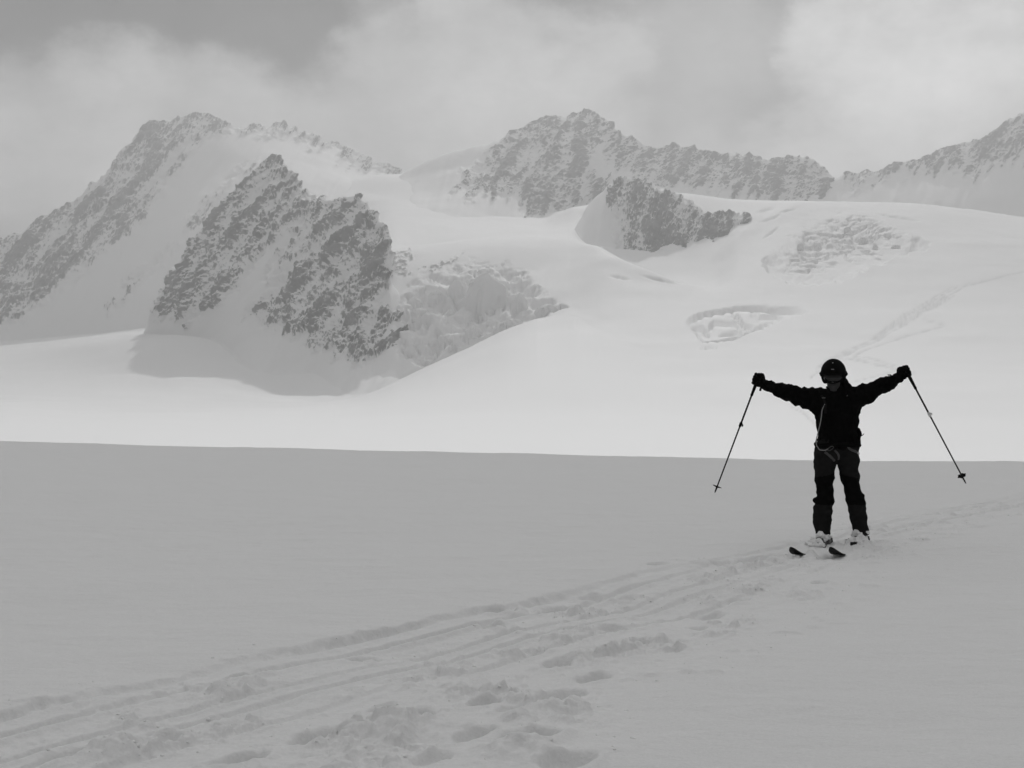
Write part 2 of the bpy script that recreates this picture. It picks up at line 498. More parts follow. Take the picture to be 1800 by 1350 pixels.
        z[sel] -= under * .03
    return z


def build_ground():
    a = np.concatenate([-np.geomspace(6, .44, 40)[:-1], np.linspace(-.44, .44, 740), np.geomspace(.44, 6, 40)[1:]])
    yy = np.concatenate([-np.geomspace(80, 1.0, 24), np.linspace(-.8, 4.6, 24)[:-1], np.geomspace(4.6, 20, 680)[:-1],
                         np.geomspace(20, 60, 150)[:-1], np.linspace(60, 190, 60)])
    A, Y = np.meshgrid(a, yy)
    W = np.where(Y > 0, np.sqrt(Y * Y + 4), 2 + .5 * np.abs(Y))
    W = np.where(Y > 60, 60 + .35 * (Y - 60), W)
    X = A * W
    Z = ground_h(X.ravel(), Y.ravel()).reshape(X.shape)
    P = np.stack([X, Y, Z], -1)
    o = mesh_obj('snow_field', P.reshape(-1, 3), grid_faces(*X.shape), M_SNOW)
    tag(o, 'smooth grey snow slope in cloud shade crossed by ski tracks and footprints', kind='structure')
    return o


build_ground()


def build_clods():
    """crumbs of snow thrown up along the track"""
    r = np.random.default_rng(4)
    n = 5000
    S = r.uniform(-6.5, 10, n); u = r.random(n)
    wd = np.interp(S, [-12, -6, -4, -2, 0, 3, 5, 7, 14], [2.9, 2.75, 2.6, 2.4, 2.1, 1.55, 1.2, 1.05, 1.0])
    T = np.where(u < .25, r.normal(.57, .12, n), np.where(u < .4, r.normal(1.1, .12, n), r.uniform(.2, 1.15, n) * wd))
    T = np.where(u > .93, r.normal(-.05, .1, n), T)
    x = TO[0] + S * TD[0] + T * TN[0]; y = TO[1] + S * TD[1] + T * TN[1]
    keep = fbm(x * 1.3, y * 1.3, x * 0 + 9, 3) + .35 * r.normal(size=n) > .02
    x, y = x[keep], y[keep]; n = len(x)
    z = ground_h(x.copy(), y.copy())
    base = np.array([(1, 0, 0), (.3, .95, 0), (-.8, .6, 0), (-.8, -.6, 0), (.3, -.95, 0), (0, 0, 1), (.5, .5, .7), (-.5, .4, .75), (-.1, -.6, .7), (0, 0, -.6)], float)
    tri = np.array([(0, 1, 6), (1, 2, 7), (1, 7, 6), (2, 3, 7), (3, 4, 8), (4, 0, 8), (0, 6, 8), (6, 7, 5), (7, 3, 8), (7, 8, 5), (8, 6, 5),
                    (1, 0, 9), (2, 1, 9), (3, 2, 9), (4, 3, 9), (0, 4, 9)])
    sz = np.clip(r.lognormal(-5.1, .45, n), .003, .016)
    a = r.uniform(0, 6.28, n); c, sn = np.cos(a), np.sin(a)
    V = base[None] * (1 + .35 * r.normal(size=(n, 10, 1)) * .6) * sz[:, None, None]
    X = V[..., 0] * c[:, None] - V[..., 1] * sn[:, None] + x[:, None]; Y = V[..., 0] * sn[:, None] + V[..., 1] * c[:, None] + y[:, None]
    Z = V[..., 2] * .7 + z[:, None] - sz[:, None] * .22
    f = (tri[None] + (np.arange(n) * 10)[:, None, None]).reshape(-1, 3)
    o = mesh_obj('snow_crumbs', np.stack([X, Y, Z], -1).reshape(-1, 3), f, M_SNOWCLOD, smooth=False)
    tag(o, 'loose crumbs of snow strewn along the ski track', 'snow', kind='stuff')


build_clods()


# ------------------------------------------------------------------ lofted mountain surfaces
def loft(rows, pxs, counts):
    """rows: lists of (px, py, distance) from the foot to the back; returns PX, PY, Y grids"""
    ks = np.arange(len(rows))
    py = np.stack([pchip([r[0] for r in row], [r[1] for r in row], pxs) for row in rows])
    Y = np.stack([pchip([r[0] for r in row], [r[2] for r in row], pxs) for row in rows])
    vs = np.concatenate([np.linspace(i, i + 1, n, endpoint=False) for i, n in enumerate(counts)] + [[len(rows) - 1]])
    z = HC + (CY - py) / FPX * Y
    Yv = pchip(ks, Y, vs); zv = pchip(ks, z, vs)
    PX = np.broadcast_to(pxs, Yv.shape)
    PY = CY - (zv - HC) / Yv * FPX
    return PX, PY, Yv, zv


def back(row, dY, dz):
    r = []
    for px, py, Y in row:
        z = max(HC + (CY - py) / FPX * Y - dz, -50.0)
        r.append((px, CY - (z - HC) / (Y + dY) * FPX, Y + dY))
    return r


def world_pts(PX, Y, z):
    return np.stack([(PX - CX) / FPX * Y, Y, z], -1)


def rock_field(PX, PY, polys, soft=7, wob=10, seed=0, fall=None, reach=0):
    """how rocky each point is: the outlines are frayed by noise and pulled out along the fall line"""
    n = fbm(PX / 28., PY / 28., PX * 0 + seed, 4)
    QX, QY = PX + wob * n, PY + wob * fbm(PX / 28., PY / 28., PX * 0 + seed + 40, 4)
    if fall is not None:
        c, s_ = math.cos(fall), math.sin(fall)
        b = -PX * s_ + PY * c; a = PX * c + PY * s_
        f = reach * fbm(b / 13., a / 110., PX * 0 + seed + 20, 3)
        QX, QY = QX + f * c, QY + f * s_
    m = np.zeros(PX.shape)
    for p in polys:
        m = np.maximum(m, sstep(-soft, soft, poly_sd(QX, QY, p)))
    return m


def streak(PX, PY, ang, fa, fb, seed, oct=4):
    c, s = math.cos(ang), math.sin(ang)
    a = PX * c + PY * s; b = -PX * s + PY * c
    w = 14 * perlin(PX / 60., PY / 60., PX * 0 + seed)
    return fbm(a / fa, (b + w) / fb, PX * 0 + seed, oct)


def mountain(name, rows, pxs, counts, polys, label, ang=2.2, amp=9.0, seed=1, cover=.12, fa=70, fb=16, ledge=.5, scale=55., snow_amp=2.0, parent=None, fall=2.2, reach=28, ribd=.6):
    PX, PY, Y, z = loft(rows, pxs, counts)
    P = world_pts(PX, Y, z)
    m = rock_field(PX, PY, polys, soft=13, wob=12, seed=seed, fall=fall, reach=reach)
    mg = sstep(.1, .7, m)
    n = grid_normals(P)
    rib = streak(PX, PY, fall, 130, 21, seed + 3, 2)              # ribs and snow-filled gullies down the fall line
    st = streak(PX, PY, ang, fa, fb, seed + 5, 3)
    st2 = streak(PX, PY, ang + .15, fa * .4, fb * .45, seed + 6, 3)
    rg = ridged(P[..., 0] / scale, P[..., 1] / scale, P[..., 2] / scale, 6, .58) - .95
    fine = fbm(P[..., 0] / 7., P[..., 1] / 7., P[..., 2] / 7., 3, .7)
    big = fbm(P[..., 0] / 190., P[..., 1] / 190., P[..., 2] / 190., 3)
    d = mg * (.55 * amp * rg + ribd * amp * rib + .35 * amp * st + .2 * amp * st2 + .18 * amp * fine + 2 * big) + (1 - mg) * snow_amp * (2 * big + .8 * rib)
    P2 = P + n * d[..., None]
    n2 = grid_normals(P2)
    up = n2[..., 2] - n[..., 2]
    sp = fbm(PX / 7., PY / 5., PX * 0 + seed + 9, 3, .7)
    r = .5 + 1.25 * (m - .80 - cover) + .75 * rib + .40 * st + .26 * st2 + .2 * sp - ledge * 1.3 * up + .15 * rg
    r = np.clip(r, 0, 1) * sstep(.02, .3, m)
    o = mesh_obj(name, P2.reshape(-1, 3), grid_faces(*PX.shape), M_ROCK, attrs={'rock': r, 'track': np.zeros(r.size), 'su': (PX * math.cos(ang) + PY * math.sin(ang)) / 8., 'sv': (-PX * math.sin(ang) + PY * math.cos(ang)) / 2.8}, parent=parent)
    tag(o, label, kind='structure')
    return o


# --- the long left ridge
sky_l = [(-700, 640, 1700), (-300, 520, 1900), (-100, 455, 2050), (0, 424, 2100), (60, 392, 2140), (100, 368, 2160), (130, 356, 2180), (150, 334, 2190), (162, 322, 2200), (180, 308, 2210),
         (220, 262, 2260), (250, 230, 2300), (266, 215, 2320), (285, 212, 2330), (300, 215, 2335), (318, 207, 2340), (335, 204, 2350),
         (360, 200, 2360), (375, 208, 2370), (392, 215, 2380), (430, 225, 2420), (460, 221, 2460), (490, 218, 2500), (520, 228, 2540), (540, 236, 2560),
         (556, 235, 2570), (575, 249, 2590), (600, 254, 2610), (625, 264, 2630), (650, 278, 2650), (680, 291, 2680), (712, 303, 2700), (760, 330, 2740)]
left_rows = [
    [(-700, 760, 1500), (0, 650, 1820), (100, 645, 1820), (200, 640, 1810), (300, 630, 1790), (360, 620, 1780), (450, 610, 1780), (600, 520, 1850), (760, 440, 2050)],
    [(-700, 720, 1560), (0, 612, 1880), (100, 620, 1870), (200, 610, 1860), (300, 592, 1840), (360, 580, 1830), (450, 560, 1850), (600, 450, 2000), (760, 400, 2200)],
    [(-700, 700, 1620), (0, 575, 1930), (100, 550, 1940), (200, 520, 1950), (300, 480, 1970), (400, 430, 2020), (500, 360, 2120), (600, 340, 2240), (760, 375, 2350)],
    [(-700, 670, 1660), (0, 500, 2020), (100, 455, 2060), (200, 400, 2100), (300, 340, 2160), (400, 300, 2240), (470, 275, 2320), (540, 285, 2370), (600, 295, 2430), (680, 315, 2540), (760, 350, 2550)],
    sky_l,
]
left_rows = [[(a_, b_, c_ * 1.12) for a_, b_, c_ in rw] for rw in left_rows]
sky_l = left_rows[-1]
left_rows += [back(sky_l, 60, 70), back(sky_l, 230, 320), back(sky_l, 330, 520)]
L_ROCK = [
    [(-720, 600), (-300, 480), (0, 405), (100, 350), (180, 290), (265, 190), (360, 180), (430, 205), (440, 228), (400, 226), (363, 236), (345, 255), (330, 268), (310, 300), (296, 315),
     (270, 360), (255, 387), (225, 420), (200, 439), (159, 468), (126, 490), (90, 525), (59, 550), (20, 575), (0, 580), (-300, 690), (-700, 700)],
    [(433, 279), (456, 287), (420, 310), (390, 346), (370, 372), (348, 402), (326, 417), (333, 387), (356, 361), (385, 335), (411, 302)],
    [(315, 428), (285, 460), (255, 485), (237, 500), (215, 530), (192, 552), (200, 530), (225, 495), (250, 465), (285, 440)],
    [(430, 212), (490, 205), (520, 215), (555, 225), (600, 240), (650, 262), (715, 298), (700, 308), (650, 300), (610, 283), (590, 265), (560, 262), (540, 255), (510, 235), (490, 232), (470, 248), (452, 250), (460, 232), (430, 228)],
]
mountain('mountain_ridge', left_rows, np.concatenate([np.linspace(-700, -40, 90), np.arange(-38, 762, 2.0)]), [14, 40, 70, 100, 8, 14, 4], L_ROCK,
         'long hazy mountain ridge with jagged summit and snow gullies, farthest left', ang=2.23, amp=9, seed=1, cover=.30, fa=60, fb=11, fall=2.23, reach=20)

# --- the dark rock buttress in front of it
sky_b = [(150, 700, 1690), (215, 640, 1690), (248, 590, 1685), (262, 548, 1680), (300, 485, 1660), (340, 430, 1640), (380, 380, 1620), (420, 332, 1605), (450, 303, 1595), (470, 284, 1590), (485, 277, 1590),
         (500, 287, 1585), (520, 310, 1580), (545, 338, 1560), (570, 349, 1530), (590, 352, 1500), (608, 350, 1470), (625, 345, 1440), (645, 362, 1425),
         (662, 382, 1410), (675, 402, 1400), (680, 420, 1392), (688, 450, 1385), (692, 480, 1375), (700, 505, 1360), (725, 545, 1340), (760, 590, 1330)]
but_rows = [
    [(150, 740, 1480), (262, 700, 1620), (340, 690, 1500), (450, 690, 1250), (545, 705, 1200), (620, 712, 1150), (700, 680, 1180), (760, 650, 1230)],
    [(150, 730, 1500), (262, 660, 1640), (340, 627, 1540), (450, 640, 1330), (545, 662, 1270), (620, 672, 1215), (700, 640, 1240), (760, 630, 1260)],
    [(150, 720, 1520), (262, 610, 1655), (340, 576, 1570), (450, 565, 1420), (545, 600, 1330), (620, 628, 1270), (700, 600, 1275), (760, 615, 1290)],
    [(150, 710, 1540), (262, 575, 1670), (340, 492, 1605), (450, 440, 1505), (545, 470, 1430), (620, 500, 1360), (660, 510, 1335), (700, 550, 1310), (760, 602, 1310)],
    sky_b,
    back(sky_b, 40, 40), back(sky_b, 140, 160), back(sky_b, 260, 260)]
B_ROCK = [
    [(470, 265), (485, 255), (500, 265), (550, 330), (600, 347), (595, 365), (565, 395), (530, 410), (502, 402), (483, 424), (445, 470), (404, 526), (357, 553), (290, 560), (262, 552), (285, 505), (325, 450), (368, 388), (410, 330), (445, 292)],
    [(590, 352), (625, 348), (657, 366), (682, 404), (692, 450), (690, 490), (665, 512), (653, 535), (701, 540), (722, 585), (696, 622), (646, 626), (612, 650), (602, 622), (554, 614), (514, 580), (473, 570), (428, 564), (478, 503), (507, 470), (544, 416), (575, 385)],
    [(520, 395), (545, 385), (535, 430), (500, 470), (480, 480)],
]
mountain('rock_buttress', but_rows, np.arange(150, 761, 1.7), [18, 40, 80, 100, 10, 16, 4], B_ROCK,
         'dark craggy twin-pointed rock buttress dusted with snow, before the left ridge', ang=2.25, amp=8, seed=2, cover=.32, fa=40, fb=11, scale=42, fall=2.25, ribd=.8)

# --- the central peak with the wall running right from it
sky_c = [(640, 345, 2560), (690, 318, 2600), (720, 298, 2600), (760, 281, 2590), (800, 267, 2580), (830, 259, 2570), (860, 252, 2560), (890, 240, 2550), (920, 226, 2540), (950, 213, 2530), (968, 207, 2525),
         (1000, 204, 2520), (1025, 200, 2515), (1040, 197, 2510), (1055, 203, 2510), (1070, 216, 2510), (1085, 228, 2515), (1100, 237, 2520), (1125, 250, 2530), (1150, 262, 2540), (1165, 258, 2545), (1180, 257, 2550),
         (1215, 262, 2550), (1250, 266, 2550), (1290, 272, 2550), (1330, 276, 2545), (1370, 279, 2540), (1400, 276, 2535), (1420, 276, 2530), (1432, 286, 2528), (1440, 290, 2526), (1455, 305, 2520), (1475, 322, 2510), (1520, 345, 2500), (1600, 380, 2500)]
cen_rows = [
    [(640, 400, 2080), (720, 402, 2060), (800, 402, 2080), (900, 400, 2120), (1000, 398, 2140), (1080, 400, 2200), (1200, 400, 2330), (1600, 420, 2350)],
    [(640, 370, 2300), (720, 372, 2220), (800, 380, 2160), (900, 385, 2190), (1000, 382, 2210), (1080, 370, 2290), (1200, 365, 2380), (1600, 405, 2380)],
    [(640, 355, 2450), (720, 340, 2420), (800, 335, 2350), (900, 350, 2290), (1000, 368, 2270), (1080, 330, 2360), (1200, 335, 2430), (1600, 395, 2420)],
    [(640, 350, 2520), (720, 315, 2530), (800, 297, 2480), (900, 290, 2420), (960, 280, 2390), (1010, 275, 2360), (1045, 280, 2360), (1090, 295, 2440), (1200, 295, 2490), (1400, 310, 2490), (1600, 388, 2460)],
    sky_c,
    back(sky_c, 50, 50), back(sky_c, 200, 220), back(sky_c, 400, 400)]
C_ROCK = [
    [(795, 322), (825, 300), (860, 275), (880, 235), (950, 195), (1040, 180), (1075, 200), (1110, 225), (1160, 250), (1130, 300), (1110, 315), (1085, 303), (1058, 280), (1042, 262), (1034, 285), (1052, 312), (1078, 330), (1050, 348), (990, 374), (940, 367), (890, 352), (830, 347)],
    [(1080, 225), (1150, 250), (1180, 245), (1400, 262), (1440, 278), (1480, 325), (1468, 350), (1400, 360), (1340, 352), (1250, 332), (1180, 328), (1110, 315), (1090, 260)],
]
mountain('mountain_peak', cen_rows, np.arange(640, 1601, 2.2), [20, 40, 70, 80, 8, 14, 4], C_ROCK,
         'pale hazy central mountain peak with a rocky wall running off to its right', ang=2.7, amp=9, seed=3, cover=.26, fa=30, fb=11, scale=60, fall=1.9)

# --- the ridge at the right edge
sky_r = [(1380, 345, 2480), (1440, 325, 2500), (1475, 312, 2520), (1490, 306, 2530), (1505, 308, 2535), (1525, 304, 2540), (1548, 302, 2545), (1560, 295, 2550), (1600, 283, 2560), (1640, 272, 2570), (1655, 264, 2575), (1700, 250, 2585), (1725, 242, 2590), (1740, 238, 2590), (1760, 221, 2600),
         (1785, 206, 2605), (1800, 196, 2610), (1850, 182, 2610), (1950, 186, 2600), (2150, 190, 2600), (2500, 240, 2560)]
rt_rows = [
    [(1380, 400, 2300), (1600, 400, 2300), (1800, 410, 2270), (2500, 440, 2200)],
    [(1380, 370, 2380), (1600, 372, 2360), (1800, 372, 2340), (2500, 400, 2300)],
    [(1380, 357, 2430), (1500, 335, 2460), (1600, 322, 2470), (1700, 310, 2470), (1800, 290, 2470), (2150, 240, 2450), (2500, 300, 2450)],
    sky_r,
    back(sky_r, 50, 50), back(sky_r, 240, 240), back(sky_r, 420, 400)]
R_ROCK = [[(1465, 318), (1490, 298), (1550, 285), (1600, 268), (1650, 250), (1720, 228), (1760, 205), (1800, 180), (1950, 120), (2150, 90), (2500, 180), (2500, 330), (1950, 310), (1800, 308), (1775, 280), (1745, 296), (1705, 318), (1690, 296), (1650, 306), (1600, 300), (1560, 322), (1530, 322), (1500, 328)]]
mountain('mountain_ridge', rt_rows, np.concatenate([np.arange(1380, 1860, 2.2), np.linspace(1862, 2500, 60)]), [16, 50, 80, 8, 14, 4], R_ROCK,
         'hazy mountain ridge climbing out of the picture at the right edge', ang=2.5, amp=8, seed=4, cover=.20, fa=34, fb=12, scale=55, fall=2.0)

# --- the rock outcrop in the middle of the glacier
sky_o = [(985, 450, 1800), (1012, 400, 1800), (1040, 352, 1795), (1062, 334, 1790), (1078, 322, 1785), (1090, 314, 1780), (1105, 312, 1780), (1122, 315, 1775), (1140, 324, 1770), (1160, 331, 1765), (1200, 347, 1755), (1225, 362, 1750), (1245, 371, 1745), (1270, 376, 1740), (1290, 377, 1735), (1310, 380, 1730), (1322, 390, 1725), (1340, 425, 1700), (1370, 470, 1690)]
out_rows = [
    [(985, 480, 1580), (1060, 480, 1560), (1110, 500, 1540), (1190, 510, 1520), (1280, 500, 1540), (1370, 500, 1580)],
    [(985, 470, 1690), (1060, 440, 1640), (1110, 466, 1610), (1160, 474, 1600), (1190, 478, 1595), (1240, 475, 1605), (1280, 460, 1620), (1330, 450, 1650), (1370, 490, 1650)],
    [(985, 460, 1740), (1020, 410, 1720), (1060, 390, 1700), (1110, 400, 1670), (1160, 410, 1660), (1190, 420, 1655), (1240, 430, 1655), (1280, 425, 1660), (1330, 440, 1670), (1370, 480, 1670)],
    sky_o,
    back(sky_o, 45, 6), back(sky_o, 110, 50), back(sky_o, 200, 150)]
O_ROCK = [[(1064, 325), (1085, 305), (1120, 306), (1160, 332), (1205, 352), (1242, 372), (1290, 368), (1330, 378), (1325, 400), (1300, 430), (1280, 450), (1245, 470), (1190, 476), (1175, 458), (1160, 468), (1115, 455), (1088, 432), (1080, 400), (1072, 365)]]
mountain('rock_outcrop', out_rows, np.arange(985, 1371, 1.7), [14, 70, 80, 10, 14, 6], O_ROCK,
         'dark craggy rock outcrop rising from the glacier below the central peak', ang=2.0, amp=7, seed=5, cover=.22, fa=24, fb=11, scale=40, fall=1.75, ribd=.3, reach=18)


# --- the glacier: one sheet from the hidden hollow behind the crest up to the passes
def build_glacier():
    rows = [
        [(-900, 1100, 150), (0, 1100, 150), (1800, 1100, 150), (2700, 1100, 150)],
        [(-900, 840, 230), (0, 830, 230), (1800, 850, 230), (2700, 850, 230)],
        [(-900, 760, 340), (0, 768, 340), (600, 776, 330), (1200, 782, 320), (1800, 785, 320), (2700, 780, 320)],
        [(-900, 735, 480), (0, 738, 470), (300, 742, 480), (620, 738, 480), (900, 730, 480), (1200, 730, 470), (1800, 728, 460), (2700, 720, 460)],
        # fold edge of the near bulge
        [(-900, 715, 700), (0, 715, 700), (300, 722, 720), (450, 718, 800), (550, 711, 950), (620, 700, 1060), (700, 668, 1110), (760, 640, 1135), (850, 598, 1155), (900, 575, 1165), (950, 560, 1175), (1000, 555, 1150), (1060, 580, 1000), (1150, 620, 850), (1300, 640, 770), (1800, 635, 760), (2700, 620, 760)],
        # behind it
        [(-900, 690, 1000), (0, 692, 1000), (300, 700, 1000), (450, 702, 1050), (550, 706, 1080), (620, 703, 1130), (700, 680, 1180), (760, 656, 1200), (850, 612, 1220), (900, 588, 1225), (950, 562, 1215), (1000, 543, 1200), (1060, 550, 1120), (1150, 575, 1010), (1300, 580, 980), (1800, 570, 980), (2700, 550, 1000)],
        # icefall foot
        [(-900, 660, 1400), (0, 655, 1400), (300, 662, 1250), (450, 690, 1180), (550, 694, 1160), (620, 690, 1180), (700, 655, 1210), (760, 628, 1215), (850, 588, 1225), (900, 566, 1235), (950, 545, 1245), (1000, 522, 1260), (1060, 515, 1230), (1150, 530, 1160), (1300, 535, 1150), (1800, 520, 1170), (2700, 500, 1200)],
        # icefall middle
        [(-900, 640, 1700), (0, 622, 1700), (300, 593, 1500), (380, 606, 1450), (450, 652, 1320), (550, 670, 1240), (620, 655, 1250), (700, 600, 1260), (760, 565, 1270), (850, 535, 1290), (900, 525, 1295), (950, 510, 1310), (1000, 488, 1350), (1060, 480, 1320), (1150, 500, 1270), (1240, 515, 1240), (1300, 508, 1260), (1400, 490, 1300), (1800, 470, 1340), (2700, 450, 1400)],
        # icefall top
        [(-900, 625, 1950), (0, 606, 2000), (300, 582, 1850), (450, 600, 1600), (620, 560, 1450), (700, 508, 1370), (760, 492, 1370), (850, 482, 1375), (900, 483, 1375), (950, 480, 1390), (1000, 450, 1450), (1060, 448, 1400), (1120, 468, 1350), (1200, 498, 1310), (1250, 508, 1300), (1300, 490, 1340), (1400, 450, 1430), (1800, 425, 1500), (2700, 410, 1550)],
        # hump crest
        [(-900, 615, 2150), (0, 596, 2200), (300, 572, 2050), (450, 540, 1850), (620, 450, 1750), (700, 446, 1540), (760, 438, 1510), (850, 428, 1500), (900, 424, 1510), (950, 421, 1530), (1000, 421, 1550), (1050, 436, 1500), (1120, 472, 1420), (1200, 501, 1370), (1250, 505, 1370), (1300, 470, 1440), (1400, 415, 1570), (1600, 405, 1600), (1800, 398, 1640), (2700, 390, 1650)],
        # hollow behind the hump
        [(-900, 610, 2350), (0, 588, 2400), (300, 565, 2250), (620, 420, 2000), (700, 430, 1700), (850, 416, 1700), (950, 409, 1740), (1000, 408, 1740), (1050, 450, 1590), (1120, 480, 1510), (1200, 492, 1470), (1250, 488, 1480), (1300, 440, 1560), (1400, 385, 1690), (1600, 378, 1720), (1800, 386, 1740), (2700, 385, 1760)],
        # upper basin
        [(-900, 605, 2500), (0, 575, 2600), (300, 540, 2500), (620, 385, 2250), (700, 388, 2050), (850, 396, 2020), (950, 392, 2060), (1010, 378, 1950), (1060, 420, 1690), (1120, 440, 1640), (1200, 455, 1590), (1250, 450, 1590), (1300, 405, 1660), (1400, 361, 1790), (1600, 362, 1830), (1700, 369, 1840), (1800, 381, 1840), (2700, 400, 1840)],
        # dome edge and passes
        [(-900, 600, 2700), (0, 560, 2800), (300, 500, 2700), (620, 340, 2500), (700, 350, 2350), (850, 382, 2180), (950, 382, 2200), (1010, 365, 2050), (1060, 375, 1850), (1120, 350, 1850), (1160, 336, 1860), (1200, 339, 1880), (1250, 346, 1890), (1300, 351, 1900), (1400, 354, 1900), (1500, 355, 1905), (1600, 358, 1910), (1700, 368, 1910), (1800, 381, 1910), (2700, 420, 1910)],
        [(-900, 600, 2900), (0, 560, 2950), (300, 500, 2850), (620, 315, 2720), (712, 309, 2690), (850, 372, 2300), (950, 375, 2300), (1010, 365, 2150), (1120, 350, 2000), (1200, 352, 2030), (1400, 362, 2060), (1600, 366, 2070), (1800, 390, 2050), (2700, 430, 2050)],
        [(-900, 620, 3100), (0, 590, 3100), (620, 380, 3000), (712, 345, 2950), (850, 390, 2700), (1010, 395, 2600), (1200, 395, 2350), (1400, 395, 2350), (1800, 410, 2350), (2700, 450, 2350)],
    ]
    pxs = np.concatenate([np.linspace(-900, -45, 60), np.arange(-40, 560, 5.0), np.arange(560, 1020, 1.9), np.arange(1020, 1190, 3.4), np.arange(1190, 1720, 1.9), np.arange(1722, 1850, 4), np.linspace(1860, 2700, 50)])
    counts = [10, 10, 14, 24, 26, 12, 22, 50, 60, 45, 24, 34, 26, 10]
    PX, PY, Y, z = loft(rows, pxs, counts)
    vv = np.concatenate([np.linspace(i, i + 1, n, endpoint=False) for i, n in enumerate(counts)] + [[len(rows) - 1]])
    V = np.broadcast_to(vv[:, None], PX.shape)
    P = world_pts(PX, Y, z)
    X_, Y_, Z_ = P[..., 0], P[..., 1], P[..., 2]
    d = np.zeros(PX.shape); rock = np.zeros(PX.shape); trk = np.zeros(PX.shape)
    d += (2.0 * fbm(X_ / 160, Y_ / 160, X_ * 0, 3) + .55 * fbm(X_ / 38, Y_ / 52, X_ * 0 + 6, 3)) * sstep(2, 4, V)

    def hollow(top, bot, depth, v0, v1, cell, blk, seed, power=.6, wall=.62, terr=0, edge_n=4, tmix=.72, bumps=None, lines=None):
        """cut a shelf into the slope below a steep broken wall: icefall or crevasse"""
        t_ = np.interp(pxs, [p[0] for p in top], [p[1] for p in top])[None, :]
        b_ = np.interp(pxs, [p[0] for p in bot], [p[1] for p in bot])[None, :]
        n = fbm(PX / 22., PY / 14., PX * 0 + seed, 4)
        inx = sstep(top[0][0] - 4, top[0][0] + 26, PX + 10 * n) * (1 - sstep(top[-1][0] - 26, top[-1][0] + 4, PX + 10 * n))
        t = (b_ - (PY + edge_n * n)) / np.maximum(b_ - t_, 6)
        ok = inx * ((V > v0) & (V < v1))
        prof = np.where(t > 0, np.clip(t, 0, 1)**power, 0) * (1 - sstep(wall, 1.06, t))
        ins = sstep(-.05, .15, t) * (1 - sstep(.85, 1.25, t)) * ok
        w = .35 * fbm(X_ / cell, Y_ / cell, Z_ / cell, 3)
        if bumps is not None: ins = ins * sstep(-14, 14, poly_sd(PX + 22 * n, PY + 14 * n, bumps))
        ins = ins * sstep(-.55, -.05, fbm(PX / 30., PY / 16., PX * 0 + seed + 3, 3) + .25)
        f1, f2, cid = voronoi(X_ / cell + w, Z_ / (cell * .62) + w, seed)
        crack = (1 - sstep(.02, .12, f2 - f1)) * (cid > .45)
        rg = ridged(X_ / (cell * 1.3), Y_ / (cell * 1.6), Z_ / (cell * .7), 5, .55) - .9
        if lines:
            la, lsp, ld = lines
            ca, sa = math.cos(la), math.sin(la)
            lw = perlin((PX * ca + PY * sa) / (lsp * 5), (-PX * sa + PY * ca) / lsp + .8 * n, PX * 0 + seed + 50)
            lin = -ld * np.exp(-(lw / .075)**2) * ins
        else: lin = 0
        if terr:
            qz = Z_ / terr + .45 * fbm(X_ / 45, Y_ / 45, Z_ / 45 + seed, 4) + .25 * (cid - .5) + .006 * X_
            fr_ = qz - np.floor(qz)
            tz = terr * (sstep(.55, 1.0, fr_) - fr_) * tmix
        else: tz = 0
        return lin - depth * prof * ok + ins * (tz + blk * ((cid - .5) * .9 - .5 * crack + .9 * rg)), ins, crack

    # middle icefall, crevasse patch, right icefall
    h1, i1, c1 = hollow([(690, 545), (720, 520), (760, 500), (800, 488), (850, 480), (890, 482), (930, 497), (970, 528), (1015, 548)],
                        [(690, 620), (740, 640), (800, 625), (850, 605), (900, 585), (950, 568), (1015, 556)], 2, 5.2, 8.8, 34, 4.5, 3, terr=26.0, tmix=.42, edge_n=16, lines=(-.7, 30, 5.0))
    h2, i2, c2 = hollow([(1200, 566), (1230, 553), (1270, 545), (1300, 541), (1350, 542), (1425, 544)],
                        [(1200, 572), (1222, 584), (1236, 603), (1290, 598), (1330, 579), (1380, 562), (1425, 552)], 4.5, 3.5, 8, 24, .3, 9, .5, .25, edge_n=1.0)
    h3, i3, c3 = hollow([(1335, 455), (1370, 430), (1400, 412), (1440, 394), (1480, 384), (1510, 381), (1560, 395), (1600, 412), (1640, 424)],
                        [(1335, 466), (1360, 484), (1385, 496), (1430, 501), (1480, 493), (1550, 464), (1590, 446), (1640, 430)], 22, 6.5, 12.2, 16, 1.6, 21, .55, .10, terr=8.0, tmix=.5, edge_n=7, lines=(-.38, 13, 4.0), bumps=[(1400, 425), (1440, 396), (1500, 378), (1560, 396), (1580, 412), (1530, 428), (1470, 440), (1420, 462), (1390, 460)])
    d += h1 + h2 + h3
    ice = np.maximum(np.maximum(i1, i2), i3)
    # small slits on the dome
    for x0, y0, x1, y1, w in ((1128, 486, 1200, 499, 2.4), (1070, 486, 1110, 492, 1.4), (1325, 374, 1365, 364, 1.8), (1370, 373, 1402, 367, 1.6), (1230, 612, 1262, 610, 1.2), (1535, 378, 1625, 390, 1.8), (1330, 392, 1375, 378, 2.2), (1340, 420, 1372, 398, 2.0)):
        ex, ey = x1 - x0, y1 - y0
        ta = ((PX - x0) * ex + (PY - y0) * ey) / (ex * ex + ey * ey)
        sd = np.hypot(PX - x0 - np.clip(ta, 0, 1) * ex, PY - y0 - np.clip(ta, 0, 1) * ey) + 1.5 * perlin(PX / 7, PY / 7, PX * 0)
        d -= 2.6 * np.exp(-(sd / w)**2) * np.clip(ta * (1 - ta) * 4, 0, 1) * ((V > 3.5) & (V < 12.5))
